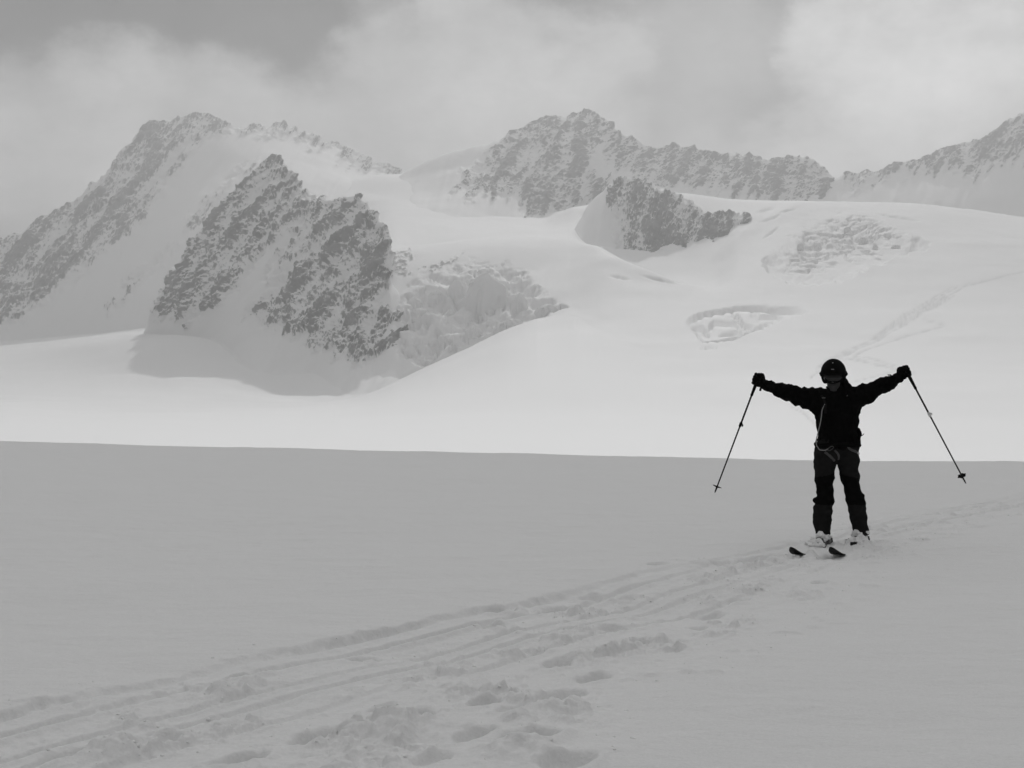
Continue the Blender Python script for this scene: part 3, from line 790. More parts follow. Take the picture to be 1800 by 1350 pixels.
    arcs = [([(1206, 567), (1235, 554), (1270, 547), (1300, 543), (1355, 545), (1418, 548)], 3.2, 7.0), ([(1224, 580), (1238, 599), (1270, 596), (1300, 587), (1330, 577), (1370, 561)], 2.6, 5.5),
            ([(1244, 575), (1258, 567), (1285, 566), (1303, 573)], 2.2, 5.0), ([(1286, 549), (1299, 559), (1311, 571), (1330, 574)], 2.0, 4.5), ([(1318, 549), (1345, 556), (1376, 556)], 2.2, 4.5),
            ([(1216, 572), (1232, 575), (1248, 586)], 2.0, 4.5), ([(1262, 584), (1284, 582), (1310, 579)], 1.8, 3.5)]
    for ln, w, dep in arcs:
        ln = smooth_line(ln, 4)
        sel = (PX > ln[:, 0].min() - 12) & (PX < ln[:, 0].max() + 12) & (PY > ln[:, 1].min() - 12) & (PY < ln[:, 1].max() + 12) & (V > 3.5) & (V < 8)
        best = np.full(sel.sum(), 99.0); tb = np.zeros(sel.sum())
        for k, ((x0, y0), (x1, y1)) in enumerate(zip(ln[:-1], ln[1:])):
            ex, ey = x1 - x0, y1 - y0
            tt = np.clip(((PX[sel] - x0) * ex + (PY[sel] - y0) * ey) / (ex * ex + ey * ey), 0, 1)
            sd = np.hypot(PX[sel] - x0 - tt * ex, PY[sel] - y0 - tt * ey)
            tb = np.where(sd < best, (k + tt) / (len(ln) - 1), tb); best = np.minimum(best, sd)
        best = best + .5 * perlin(PX[sel] / 9, PY[sel] / 9, PX[sel] * 0)
        d[sel] -= 1.5 * dep * np.exp(-(best / w)**4) * np.clip(tb * (1 - tb) * 6, 0, 1)
    # distant ski tracks
    lines = []
    rr = random.Random(3)
    base = [(1690, 505), (1660, 522), (1620, 545), (1580, 572), (1540, 596), (1500, 615), (1460, 633), (1440, 645)]
    for k in range(9):
        ox, oy = rr.uniform(-16, 16), rr.uniform(-7, 7)
        ln = [(x + ox * (.4 + .6 * abs(1 - i / 4)) + rr.uniform(-6, 6), y + oy * .7 + rr.uniform(-2.5, 2.5)) for i, (x, y) in enumerate(base)]
        lines.append(ln[rr.randint(0, 2):])
    lines += [[(1625, 563), (1665, 572), (1560, 600), (1500, 625), (1530, 630), (1590, 646), (1510, 668), (1440, 690)],
              [(1800, 478), (1740, 492), (1690, 505)], [(1590, 648), (1490, 630), (1450, 640), (1425, 660)],
              [(1390, 715), (1415, 728), (1436, 748)], [(1398, 712), (1425, 735), (1437, 745)], [(1610, 655), (1540, 640), (1500, 628)]]
    for ln in lines:
        for (x0, y0), (x1, y1) in zip(ln[:-1], ln[1:]):
            sel = (PX > min(x0, x1) - 8) & (PX < max(x0, x1) + 8) & (PY > min(y0, y1) - 6) & (PY < max(y0, y1) + 6) & (V > 2)
            if not sel.any(): continue
            ex, ey = x1 - x0, y1 - y0
            t = np.clip(((PX[sel] - x0) * ex + (PY[sel] - y0) * ey) / (ex * ex + ey * ey), 0, 1)
            sd = np.hypot(PX[sel] - x0 - t * ex, PY[sel] - y0 - t * ey)
            trk[sel] = np.maximum(trk[sel], np.exp(-(sd / 1.5)**2))
    trk *= np.clip(.65 + .7 * fbm(PX / 12, PY / 6, PX * 0 + 5, 3), 0, 1)
    d -= .5 * trk
    # wind-scoured stones near the middle icefall
    rk = rock_field(PX, PY, [[(692, 440), (722, 436), (728, 455), (712, 470), (722, 484), (700, 490), (690, 470)], [(735, 475), (760, 468), (800, 448), (820, 442), (790, 462), (760, 480)]], 5, 7, 4)
    rk *= ((V > 7) & (V < 10))
    sp = fbm(PX / 6, PY / 5, PX * 0, 4)
    rock = np.clip(rk * (.55 + .9 * sp), 0, 1)
    rock = np.maximum(rock, np.clip(.10 * ice * (.3 + .8 * fbm(PX / 9, PY / 6, PX * 0 + 31, 4)) + .30 * c1 * i1, 0, 1))
    d += rk * 1.5 * sp
    n = grid_normals(P)
    up = np.zeros_like(P); up[..., 2] = 1
    P2 = P + d[..., None] * np.where(ice[..., None] > .02, .6 * n + .4 * up, up)
    o = mesh_obj('glacier', P2.reshape(-1, 3), grid_faces(*PX.shape), M_GLACIER, attrs={'rock': rock, 'track': trk})
    tag(o, 'broad bright glacier sweeping up between the peaks with broken icefalls', kind='structure')
    return o, P2, PX, PY, V


glacier, GP, GPX, GPY, GV = build_glacier()


def serac_mesh(seed):
    """a steep-sided, cracked tower of ice with a rounded snow top"""
    nu, nv = 64, 22
    th, h = np.meshgrid(np.linspace(0, 2 * math.pi, nu, endpoint=False), np.concatenate([np.linspace(-1, .3, 10), np.linspace(.38, 1, 12)]))
    cx, cy = np.cos(th), np.sin(th)
    r = np.where(h < -.1, 1.0, np.clip(1 - (np.clip(h + .1, 0, 2) / 1.1)**2.4, 0, 1)**.6)
    r = np.maximum(r, .02)
    r = r * (1 + .34 * fbm(cx * 1.1 + seed * 5.1, cy * 1.1, h * .35, 2) + .20 * fbm(cx * 2.6 + seed, cy * 2.6, h * 1.1, 4))
    ck = perlin(cx * 2.4 + seed * 3.3, cy * 2.4 + .25 * h, h * .3 + seed)
    r = r * (1 - .22 * np.exp(-(ck / .05)**2) * (h < .6))
    P = np.stack([r * cx, r * cy, h + .12 * fbm(cx * r * 1.5 + seed, cy * r * 1.5, h * 0, 3) * (h > .2)], -1)
    i = np.arange(nu * nv).reshape(nv, nu); j = np.roll(i, -1, 1)
    f = np.stack([i[:-1], j[:-1], j[1:], i[1:]], -1).reshape(-1, 4)
    o = mesh_obj('serac', P.reshape(-1, 3), f, M_ICE)
    me = o.data; bpy.data.objects.remove(o)
    return me


def place_seracs():
    shapes = [serac_mesh(i) for i in range(7)]
    r = random.Random(5)
    spots = [  # photo px, py, half width, half height in px, rows of the glacier sheet
        (850, 524, 36, 44, 5.5, 8.8), (806, 514, 20, 22, 5.5, 8.8), (915, 540, 16, 24, 5.5, 8.8), (962, 545, 18, 10, 5.5, 8.8),
        (768, 522, 16, 12, 5.5, 8.8), (738, 550, 14, 9, 5.5, 8.8), (832, 582, 14, 10, 5.5, 8.8), (900, 568, 12, 8, 5.5, 8.8),
    ]
    for k in range(5):
        x = r.uniform(1405, 1585)
        spots.append((x, np.interp(x, [1405, 1500, 1585], [425, 390, 412]) + r.uniform(0, 36), r.uniform(4, 9), r.uniform(2.5, 5), 7, 12))
    for x, y, rx, ry, v0, v1 in spots:
        dd = (GPX - x)**2 + (GPY - y)**2 + 1e6 * ((GV < v0) | (GV > v1))
        p = GP.reshape(-1, 3)[np.argmin(dd)]
        q = p[1] / FPX
        o = bpy.data.objects.new('serac', r.choice(shapes)); C.objects.link(o)
        o.parent = glacier
        zc = HC + (CY - y) / FPX * p[1]
        o.location = ((x - CX) / FPX * p[1], p[1], zc - ry * q * .35)
        o.scale = (rx * q, rx * q * r.uniform(.6, .85), ry * q * 1.35)
        o.rotation_euler = (r.uniform(-.12, .12), r.uniform(-.15, .15), r.uniform(-.5, .5) + (math.pi if r.random() < .5 else 0))


place_seracs()


# ------------------------------------------------------------------ implicit surfaces for the skier
def surface_net(F, org, h):
    ins = F < 0
    nx, ny, nz = F.shape
    cnt = np.zeros((nx - 1, ny - 1, nz - 1), np.int8)
    sl = lambda i, n: slice(i, n - 1 + i)
    for i in (0, 1):
        for j in (0, 1):
            for k in (0, 1): cnt += ins[sl(i, nx), sl(j, ny), sl(k, nz)]
    act = (cnt > 0) & (cnt < 8)
    ci = np.argwhere(act)
    idx = -np.ones(act.shape, np.int64); idx[act] = np.arange(len(ci))
    pos = np.zeros((len(ci), 3)); num = np.zeros(len(ci))
    for ax in range(3):
        o1, o2 = [a for a in range(3) if a != ax]
        for a in (0, 1):
            for b in (0, 1):
                off = np.zeros(3, int); off[o1] = a; off[o2] = b
                p0 = ci + off; p1 = p0.copy(); p1[:, ax] += 1
                f0 = F[tuple(p0.T)]; f1 = F[tuple(p1.T)]
                m = (f0 < 0) != (f1 < 0)
                t = np.where(m, f0 / np.where(m, f0 - f1, 1), 0)
                q = p0.astype(float); q[:, ax] += t
                pos += q * m[:, None]; num += m
    pos = pos / num[:, None]
    faces = []
    for ax in range(3):
        o1, o2 = (ax + 1) % 3, (ax + 2) % 3
        a = [slice(None)] * 3; b = [slice(None)] * 3
        a[ax] = slice(0, -1); b[ax] = slice(1, None)
        cr = ins[tuple(a)] != ins[tuple(b)]
        e = np.argwhere(cr)
        e = e[(e[:, o1] > 0) & (e[:, o2] > 0) & (e[:, o1] < act.shape[o1]) & (e[:, o2] < act.shape[o2])]
        q = []
        for d1, d2 in ((1, 1), (0, 1), (0, 0), (1, 0)):
            c = e.copy(); c[:, o1] -= d1; c[:, o2] -= d2
            q.append(idx[tuple(c.T)])
        q = np.stack(q, 1)
        fl = ~ins[tuple(e.T)]
        q[fl] = q[fl][:, ::-1]
        faces.append(q)
    faces = np.concatenate(faces)
    faces = faces[(faces >= 0).all(1)]
    return pos * h + np.asarray(org), faces


class SDF:
    def __init__(s, lo, hi, h):
        s.h = h; s.org = np.array(lo, float)
        ax = [np.arange(l, u + h, h) for l, u in zip(lo, hi)]
        s.X, s.D, s.Z = np.meshgrid(*ax, indexing='ij')
        s.F = np.full(s.X.shape, 9.0)

    def _add(s, d, k):
        if k <= 0: s.F = np.minimum(s.F, d); return
        m = np.clip(.5 + .5 * (d - s.F) / k, 0, 1)
        s.F = d * (1 - m) + s.F * m - k * m * (1 - m)

    def cone(s, a, b, ra, rb, k=.02, ds=1.0):
        """tapered capsule; ds < 1 makes it flatter in depth"""
        a = np.array(a, float); b = np.array(b, float)
        sc = np.array((1, 1 / ds, 1)); e = (b - a) * sc
        x, d, z = s.X - a[0], (s.D - a[1]) / ds, s.Z - a[2]
        t = np.clip((x * e[0] + d * e[1] + z * e[2]) / (e @ e + 1e-9), 0, 1)
        s._add(np.sqrt((x - t * e[0])**2 + (d - t * e[1])**2 + (z - t * e[2])**2) - (ra + (rb - ra) * t), k)

    def chain(s, pts, k=.02, ds=1.0):
        for (a, ra), (b, rb) in zip(pts[:-1], pts[1:]): s.cone(a, b, ra, rb, k, ds)

    def ell(s, c, r, k=.02, rot=None, carve=False):
        p = np.stack([s.X - c[0], s.D - c[1], s.Z - c[2]], -1)
        if rot is not None: p = p @ np.array(rot.to_matrix())
        q = p / np.array(r)
        l = np.linalg.norm(q, axis=-1)
        d = (l - 1) * min(r) * (.5 + .5 * np.clip(l, .3, 1))
        if carve: s.F = np.maximum(s.F, -d)
        else: s._add(d, k)

    def cut_below(s, z): s.F = np.maximum(s.F, z - s.Z)
    def cut_above(s, z): s.F = np.maximum(s.F, s.Z - z)

    def wrinkle(s, amp, sx, sd, sz, seed=0, oct=3):
        near = np.abs(s.F) < .05
        s.F[near] += amp * fbm(s.X[near] / sx, s.D[near] / sd, s.Z[near] / sz + seed, oct)

    def obj(s, name, mats, parent=None, mi=None):
        v, f = surface_net(s.F, s.org, s.h)
        o = mesh_obj(name, v, f, mats, parent)
        if mi is not None:
            c = v[f].mean(1)
            o.data.polygons.foreach_set('material_index', mi(c).astype(np.int32))
        return o

    def front(s, x, z, off=.0):
        """depth of the first surface met from the camera side"""
        i = int(round((x - s.org[0]) / s.h)); k = int(round((z - s.org[2]) / s.h))
        i = min(max(i, 0), s.F.shape[0] - 1); k = min(max(k, 0), s.F.shape[2] - 1)
        col = s.F[i, :, k]
        w = np.nonzero(col < 0)[0]
        return (s.org[1] + w[0] * s.h if len(w) else -.02) - off


def tube(name, pts, rad, mat, parent=None, seg=8, flat=1.0, cap=True):
    """tube along a polyline; rad is a number or one per point; flat squashes it into a band"""
    pts = [Vector(p) for p in pts]
    n = len(pts)
    rad = [rad] * n if isinstance(rad, (int, float)) else rad
    vs, fs = [], []
    ref = Vector((0, 1, 0))
    for i, p in enumerate(pts):
        t = (pts[min(i + 1, n - 1)] - pts[max(i - 1, 0)]).normalized()
        r_ = ref if abs(t.dot(ref)) < .95 else Vector((1, 0, 0))
        u = t.cross(r_).normalized(); w = t.cross(u).normalized()
        for j in range(seg):
            a = 2 * math.pi * j / seg
            vs.append(p + u * math.cos(a) * rad[i] + w * math.sin(a) * rad[i] * flat)
    for i in range(n - 1):
        for j in range(seg):
            fs.append((i * seg + j, i * seg + (j + 1) % seg, (i + 1) * seg + (j + 1) % seg, (i + 1) * seg + j))
    if cap: fs += [tuple(range(seg))[::-1], tuple(range((n - 1) * seg, n * seg))]
    return poly_obj(name, vs, fs, mat, parent)


# ------------------------------------------------------------------ the skier


def K(px, py, d=0.0): return ((px - 1478) / SK_S, d, (960 - py) / SK_S)
def R(px): return px / SK_S


M_JACKET = plain('black_shell_fabric', .0035, .9, 30, .3, .2, .02)
M_TROUSER = plain('charcoal_trouser_fabric', .013, .9, 30, .2, .2, .03)
M_TROUSER_D = plain('black_trouser_panel', .004, .9, 30, .2, .2, .02)
M_GLOVE = plain('black_leather', .004, .8, 40, .3, .2, .03)
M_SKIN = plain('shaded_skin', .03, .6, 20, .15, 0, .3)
M_HELMET = plain('black_helmet_shell', .004, .75, 10, .1, 0, .03)
M_LENS = plain('goggle_lens', .008, .18, 5, .1, 0, .35)
M_WEB = plain('grey_webbing', .08, .8, 60, .2, .2, .2)
M_CORD = plain('pale_cord', .28, .7, 200, .3, .3, .2)
M_BOOT = plain('dark_boot_plastic', .03, .4, 20, .2, 0, .5)
M_SKI = plain('black_ski', .005, .5, 12, .2, 0, .08)
M_METAL = plain('pole_metal', .010, .45, 20, .1, 0, .12)
M_GRIP = plain('pole_grip_rubber', .005, .9, 60, .2, .3, .04)
M_CLIP = plain('pale_clip', .6, .4, 20, .1, 0, .5)

HEAD_ROT = Vector((0, 0, 0))
ARM_L = [(K(1440, 702, .02), R(19)), (K(1424, 701, .0), R(17.5)), (K(1402, 697, -.01), R(14)), (K(1384, 692, -.02), R(12.5)), (K(1366, 686, -.03), R(10.5)), (K(1345, 679, -.04), R(8.2))]
ARM_R = [(K(1504, 699, .02), R(19)), (K(1518, 695, .0), R(16.5)), (K(1535, 688, -.01), R(14)), (K(1550, 680, -.02), R(12)), (K(1563, 673, -.03), R(10)), (K(1577, 665, -.04), R(8.2))]
LEG_L = [(K(1453, 792, .02), R(20)), (K(1450, 815, .01), R(18.5)), (K(1449, 840, .0), R(16.5)), (K(1449, 866, -.03), R(13.5)), (K(1448, 880, -.05), R(14)), (K(1446, 897, -.03), R(14.5)), (K(1445, 915, .0), R(15)), (K(1446.5, 938, .0), R(13))]
LEG_R = [(K(1490, 792, .02), R(20)), (K(1492, 815, .01), R(18)), (K(1494, 840, .0), R(16)), (K(1496, 858, -.03), R(13)), (K(1500, 875, -.05), R(14)), (K(1505, 893, -.03), R(14.5)), (K(1509, 912, .0), R(14.5)), (K(1513, 938, .0), R(13.2))]


def thinner(ch, f): return [(p, r * f) for p, r in ch]


def build_person():
    root = empty('person', (SK_X, SK_Y, 0))
    tag(root, 'person in black ski clothes, helmet and goggles with arms spread wide', 'person')
    from mathutils import Euler
    hr = Euler((.28, 0, -.30)).to_quaternion()     # head tilted down and turned to the picture's left
    hc = np.array(K(1464, 662, -.03))

    def hp(x, d, z):
        v = hr @ Vector((x, d, z)); return tuple(hc + np.array(v))
    # body: one continuous figure under the clothes
    s = SDF((-.92, -.32, -.02), (.72, .3, 1.9), .010)
    s.ell(hc, (.075, .095, .115), .01, hr)
    s.ell(hp(0, -.035, -.085), (.058, .062, .066), .03, hr)                       # jaw
    s.cone(hp(0, -.095, .02), hp(0, -.118, -.025), .010, .016, .012)             # nose
    s.cone(hp(-.02, -.095, -.07), hp(.02, -.095, -.07), .009, .009, .006)        # lips
    s.cone(hp(-.015, -.085, -.122), hp(.015, -.085, -.122), .018, .018, .015)      # chin
    for q in (-1, 1):
        s.cone(hp(q * .02, -.088, .03), hp(q * .05, -.08, .03), .011, .011, .012)  # brow
        s.ell(hp(q * .076, .01, -.02), (.010, .022, .034), .006, hr)              # ear
        s.ell(hp(q * .032, -.094, .008), (.016, .012, .010), 0, hr, True)         # eye socket
        s.ell(hp(q * .032, -.088, .008), (.012, .010, .010), 0, hr)               # eye
    s.cone(K(1470, 690, .02), K(1472, 712, .03), .06, .075, .03)
    s.cone(K(1455, 712, .03), K(1491, 712, .03), .075, .075, .05, .9)
    s.cone(K(1474, 712, .03), K(1473, 785, .03), .115, .10, .06, .8)
    s.cone(K(1460, 792, .02), K(1484, 792, .02), .080, .080, .05)
    for ch in (ARM_L, ARM_R): s.chain(thinner(ch, .66), .03)
    for ch in (LEG_L, LEG_R): s.chain(thinner(ch, .70), .03)
    hand_centre = {}
    for (w, c, side) in ((K(1343, 678, -.04), K(1332, 669.5, -.045), -1), (K(1578, 664, -.04), K(1587, 656.5, -.045), 1)):
        s.cone(w, c, .03, .036, .02); hand_centre[side] = c
    for ax, fx in ((1446.5, -.03), (1513, -.03)):
        s.cone(K(ax, 938, 0), K(ax, 956, 0), .05, .05, .02)
        s.cone(K(ax, 957, 0), K(ax - 8, 959, -.15), .045, .04, .02)
    s.obj('body', M_SKIN, root)

    # trousers
    t = SDF((-.40, -.30, .06), (.36, .28, 1.06), .008)
    for ch in (LEG_L, LEG_R): t.chain(ch, .025)
    t.cone(K(1460, 790, .02), K(1484, 790, .02), R(22), R(22), .04, .95)
    t.cone(K(1455, 776, .02), K(1489, 776, .02), R(19), R(19), .04, .95)
    # knee folds standing off to the outside
    t.cone(K(1440, 886, -.05), K(1433, 880, -.05), R(7), R(5), .012)
    t.cone(K(1505, 868, -.05), K(1513, 872, -.05), R(7), R(5), .012)
    t.cone(K(1438, 893, .0), K(1453, 897, -.08), R(6), R(5), .03)
    t.cone(K(1495, 882, -.05), K(1511, 884, -.05), R(7), R(6), .03)
    t.wrinkle(.012, .16, .16, .09, 3, 4)
    t.cut_below(K(0, 941)[2])
    trousers = t.obj('trousers', [M_TROUSER, M_TROUSER_D], root,
                     lambda c: ((c[:, 2] < (960 - 838 + np.where(c[:, 0] < 0, 1, -1) * 40 * (c[:, 0] + .03 - np.where(c[:, 0] < 0, -.18, .1)) * 1.0) / SK_S) & (c[:, 2] > (960 - 887) / SK_S)).astype(int))

    # jacket
    j = SDF((-.86, -.32, .92), (.68, .30, 1.72), .008)
    j.cone(K(1452, 706, .02), K(1494, 706, .02), R(21), R(21), .05, 1.0)
    j.cone(K(1459, 722, .02), K(1487, 722, .02), R(24), R(24), .06, .95)
    j.cone(K(1460, 745, .02), K(1486, 745, .02), R(23), R(22), .06, .95)
    j.cone(K(1461, 765, .02), K(1487, 765, .02), R(20.5), R(20.5), .04, 1.0)
    j.cone(K(1459, 781, .02), K(1487, 781, .02), R(22), R(23), .04, .95)
    for ch in (ARM_L, ARM_R): j.chain(ch, .035)
    # loose cloth hanging under the arms
    j.cone(K(1436, 716, .02), K(1398, 701, .0), R(10), R(6), .05)
    j.cone(K(1508, 713, .02), K(1532, 697, .0), R(9), R(6), .05)
    j.cone(K(1388, 699, -.02), K(1368, 690, -.03), R(7), R(6), .02)
    j.cone(K(1544, 689, -.02), K(1556, 684, -.03), R(7.5), R(5.5), .015)
    # collar and hood bunched behind the neck
    j.cone(K(1462, 693, -.02), K(1480, 690, .02), R(13), R(13), .03)
    j.cone(K(1484, 677, .05), K(1494, 682, .06), R(11), R(7), .02)
    j.cone(K(1470, 688, .12), K(1486, 682, .10), R(10), R(11), .03)
    j.wrinkle(.020, .06, .09, .13, 7, 4)
    j.cut_below(K(0, 794)[2])
    j.obj('jacket', M_JACKET, root)

    # sleeve cuffs with strap ends
    for ch, (dx, dy) in ((ARM_L, (-1, -.5)), (ARM_R, (1, -.6))):
        (a, ra), (b, rb) = ch[-2], ch[-1]
        A, B = Vector(a), Vector(b)
        tube('cuff', [A.lerp(B, .55), A.lerp(B, .7), A.lerp(B, 1.05), A.lerp(B, 1.15)], [rb * .9, rb * 1.16, rb * 1.12, rb * .8], M_GLOVE, root, 14)
    tube('strap_end', [K(1568, 664, -.05), K(1563, 660.5, -.05), K(1558, 660.5, -.05)], [.007, .006, .005], M_GLOVE, root, 6)
    tube('strap_end', [K(1350, 672, -.05), K(1355, 671, -.05), K(1357.5, 674, -.05)], [.009, .008, .005], M_GLOVE, root, 6)
    tube('strap_end', [K(1336, 683, -.05), K(1334.5, 688.5, -.05)], [.011, .011], M_GLOVE, root, 6)

    # helmet: shell with cut-away face, brim, vents
    h = SDF((-.30, -.28, 1.52), (.14, .22, 1.90), .007)
    uh = np.array(K(1464.5, 654.5, -.01))
    h.ell(uh, (.118, .138, .128), .0, hr)
    for q in (-1, 1): h.ell(hp(q * .088, .015, -.005), (.030, .065, .075), .03, hr)
    h.ell(hp(0, -.165, -.078), (.100, .135, .118), 0, hr, True)
    h.obj('helmet', M_HELMET, root)
    tube('helmet_brim', [hp(x, -.136 + abs(x) ** 2 * 7.5, .048 - abs(x) ** 2 * 2) for x in (-.085, -.06, -.03, 0, .03, .06, .085)], [.006, .009, .010, .010, .010, .009, .006], M_HELMET, root, 8)
    tube('helmet_vent', [hp(x, -.112, .098) for x in (-.012, .0, .016)], [.003, .004, .003], M_CORD, root, 6)
    tube('helmet_vent', [hp(x, -.06, .150) for x in (-.006, .006)], [.004, .004], M_CORD, root, 6)
    # goggles
    g = SDF((-.26, -.28, 1.55), (.1, .1, 1.80), .005)
    g.ell(hp(0, -.078, .006), (.090, .062, .052), 0, hr)
    g.ell(hp(0, -.03, .006), (.078, .075, .070), 0, hr, True)
    gl = g.obj('goggles', M_LENS, root)
    rim = []
    for i in range(25):
        a = 2 * math.pi * i / 24
        x, z = .088 * math.cos(a), .050 * math.sin(a)
        rim.append(hp(x, -.075 - .060 * math.sqrt(max(0, 1 - (x / .090)**2 - (z / .06)**2 * .6)) + .004, .006 + z))
    tube('goggle_frame', rim, .0045, M_HELMET, gl, 6, 1, False)
    tube('goggle_strap', [hp(.13 * math.sin(a), .008 - .15 * math.cos(a), .020) for a in np.linspace(1.05, 2 * math.pi - 1.05, 21)], .012, M_JACKET, gl, 6, .3)
    # neck gaiter over the chin
    n = SDF((-.25, -.26, 1.40), (.14, .18, 1.66), .008)
    n.ell(hp(0, -.005, -.120), (.072, .070, .035), .02, hr)
    n.cone(K(1468, 690, .0), K(1472, 702, .02), .072, .085, .03)
    n.wrinkle(.012, .2, .2, .02, 2, 3)
    n.obj('neck_gaiter', M_JACKET, root)

    # gloves closed round the pole grips
    for side, c, e0, pole_dir in ((-1, K(1331, 669, -.05), (-.78, 0, .55), (-.36, 0, -.93)), (1, K(1587, 656, -.05), (.78, 0, .62), (.45, 0, -.89))):
        c = Vector(c); e = Vector(e0).normalized(); a = Vector(pole_dir).normalized()
        e = (e - a * e.dot(a)).normalized()
        f = a.cross(e); f = f if f.y < 0 else -f          # f towards the camera
        s2 = SDF(tuple(c - Vector((.13, .12, .13))), tuple(c + Vector((.13, .12, .13))), .0045)
        wr = Vector(ARM_L[-1][0] if side < 0 else ARM_R[-1][0])
        s2.cone(tuple(wr), tuple(c - e * .030 - a * .005), .040, .040, .02)
        s2.cone(tuple(c - e * .022 - a * .035 - f * .012), tuple(c - e * .022 + a * .032 - f * .012), .036, .034, .015)
        for i in range(4):
            o_ = a * (-.042 + .028 * i); l_ = (.92, 1.0, .98, .84)[i]; r_ = (.0165, .017, .0165, .015)[i]
            k0 = c + o_ - e * .012 - f * .042
            k1 = c + o_ + e * .036 * l_ - f * .032
            k2 = c + o_ + e * .044 * l_ + f * .022
            k3 = c + o_ + e * .004 + f * .040 * l_
            s2.chain([(tuple(k0), r_ * 1.1), (tuple(k1), r_ * 1.05), (tuple(k2), r_), (tuple(k3), r_ * .92)], .004)
        th0 = c - e * .036 - a * .020 + f * .012; th1 = c - e * .018 - a * .046 + f * .036; th2 = c + e * .020 - a * .050 + f * .046
        s2.chain([(tuple(th0), .020), (tuple(th1), .018), (tuple(th2), .015)], .006)
        s2.wrinkle(.004, .02, .02, .02, 4, 2)
        s2.obj('glove', M_GLOVE, root)
    tube('wrist_loop', [K(1335, 657.5, -.06), K(1340, 659, -.06), K(1341.5, 662, -.06), K(1340, 665.5, -.06)], .006, M_GLOVE, root, 6)

    # climbing harness
    hb = []
    for i in range(33):
        a_ = 2 * math.pi * i / 32
        hb.append((K(1473, 782, .02)[0] + .212 * math.cos(a_), .02 + .155 * math.sin(a_), K(0, 783)[2] + .008 * math.sin(3 * a_)))
    har = tube('harness', hb, [.022] * 33, M_TROUSER_D, root, 8, 1, False)

    def strap(name, pxs, r, mat, flat=.35, off=.006, parent=har, fld=t):
        pts = []
        for px, py in smooth_line(pxs, 5):
            x, _, z = K(px, py)
            pts.append((x, fld.front(x, z, off), z))
        return tube(name, pts, r, mat, parent, 8, flat)
    strap('leg_loop', [(1446, 795), (1455, 802), (1464, 811)], .013, M_WEB)
    strap('leg_loop', [(1485, 781), (1488, 788), (1492, 791), (1500, 794), (1508, 799)], .013, M_WEB)
    strap('tie_in_strap', [(1463, 792), (1468, 797), (1471.5, 803), (1472, 809)], .011, M_WEB)
    strap('tie_in_strap', [(1492, 791), (1483, 796), (1475, 803), (1473, 809)], .008, M_TROUSER)
    tube('buckle', [K(1505, 796, t.front(*K(1505, 796)[::2], .012)), K(1508, 800, t.front(*K(1508, 799)[::2], .012))], .007, M_CLIP, har, 6)
    # carabiner on the harness
    cb = [K(1452 + 5 * math.cos(a_), 788 - 1.2 * math.cos(a_) * 2 + 3 * math.sin(a_), -.20) for a_ in np.linspace(0, 2 * math.pi, 17)]
    tube('carabiner', cb, .0035, M_WEB, har, 6, 1, False)
    # gear hanging at the hips
    for pa, pb, r0, r1 in (((1508, 757), (1511, 764), 4, 4), ((1508, 768), (1508, 779), 5, 4.5), ((1438, 780), (1441, 787), 4.5, 4)):
        gp = SDF(tuple(np.array(K(*pb, 0)) - .06), tuple(np.array(K(*pa, 0)) + .06), .006)
        gp.cone(K(*pa, 0), K(*pb, 0), R(r0), R(r1), .01)
        gp.wrinkle(.008, .03, .03, .03, r0, 2)
        gp.obj('gear_pouch', M_TROUSER_D, har)
    tube('strap_end', [K(1511, 768, -.02), K(1515, 766.5, -.02), K(1518, 763.5, -.02)], [.005, .004, .003], M_GLOVE, har, 6)

    # rescue cord: from the shoulder strap down to the hip and back
    pts = []
    for px, py, w in smooth_line([(1445, 704, 0), (1445.5, 712, 0), (1442, 722, 0), (1440.5, 735, 0), (1438, 744, .6), (1435.5, 752, 1), (1432.5, 764, 1), (1430, 776, 1), (1431.5, 785, 1), (1436, 791, .6), (1445, 792, 0), (1452, 789, 0)], 5):
        x, _, z = K(px, py)
        pts.append((x, min(j.front(x, z, .008), -.08) * (1 - w) - .12 * w - (.03 if 1 > w and py > 785 else 0), z))
    cord = tube('leash_cord', pts, .0048, M_CORD, root, 6)
    tube('cord_knot', [K(1428.5, 776.5, -.125), K(1432, 776.5, -.125)], .008, M_CORD, cord, 6)
    tube('shoulder_strap', [(K(px, py)[0], j.front(K(px, py)[0], K(px, py)[2], .004), K(px, py)[2]) for px, py in ((1440, 696), (1443, 700), (1445, 703), (1447, 712), (1447, 728))], [.012, .013, .014, .014, .013], M_TROUSER, root, 8, .4)
    tube('strap_clip', [(K(px, 700.5)[0], j.front(K(px, 700.5)[0], K(0, 700.5)[2], .014), K(0, 700.5)[2]) for px in (1441, 1446)], .006, M_WEB, root, 6)
    # chest emblem
    tube('chest_mark', [(K(px, py)[0], j.front(K(px, py)[0], K(px, py)[2], .002), K(px, py)[2]) for px, py in ((1481, 698), (1483, 696.5), (1485, 697.5), (1488, 695.5))], .004, M_WEB, root, 6, .3)

    # boots with crusted snow
    for ax, off in ((1447, 0), (1513, 1)):
        b = SDF(tuple(np.array(K(ax, 962)) - (.16, .36, .03)), tuple(np.array(K(ax, 930)) + (.14, .16, .04)), .007)
        dv = np.array((-.48, -.81)) / .9416
        c0 = np.array(K(ax, 955)); zf = .035
        heel = (c0[0] - dv[0] * .08, -dv[1] * .08, zf); toe = (c0[0] + dv[0] * .17, dv[1] * .17, zf - .005)
        b.cone(heel, toe, .052, .045, .02)
        b.cone((c0[0], 0, .05), K(ax, 936, .0), .062, .068, .03)
        b.cone((c0[0], 0, .10), (c0[0] + dv[0] * .08, dv[1] * .08, .06), .05, .045, .03)
        b.cut_below(-.005)
        bo = b.obj('boot', M_BOOT, root)
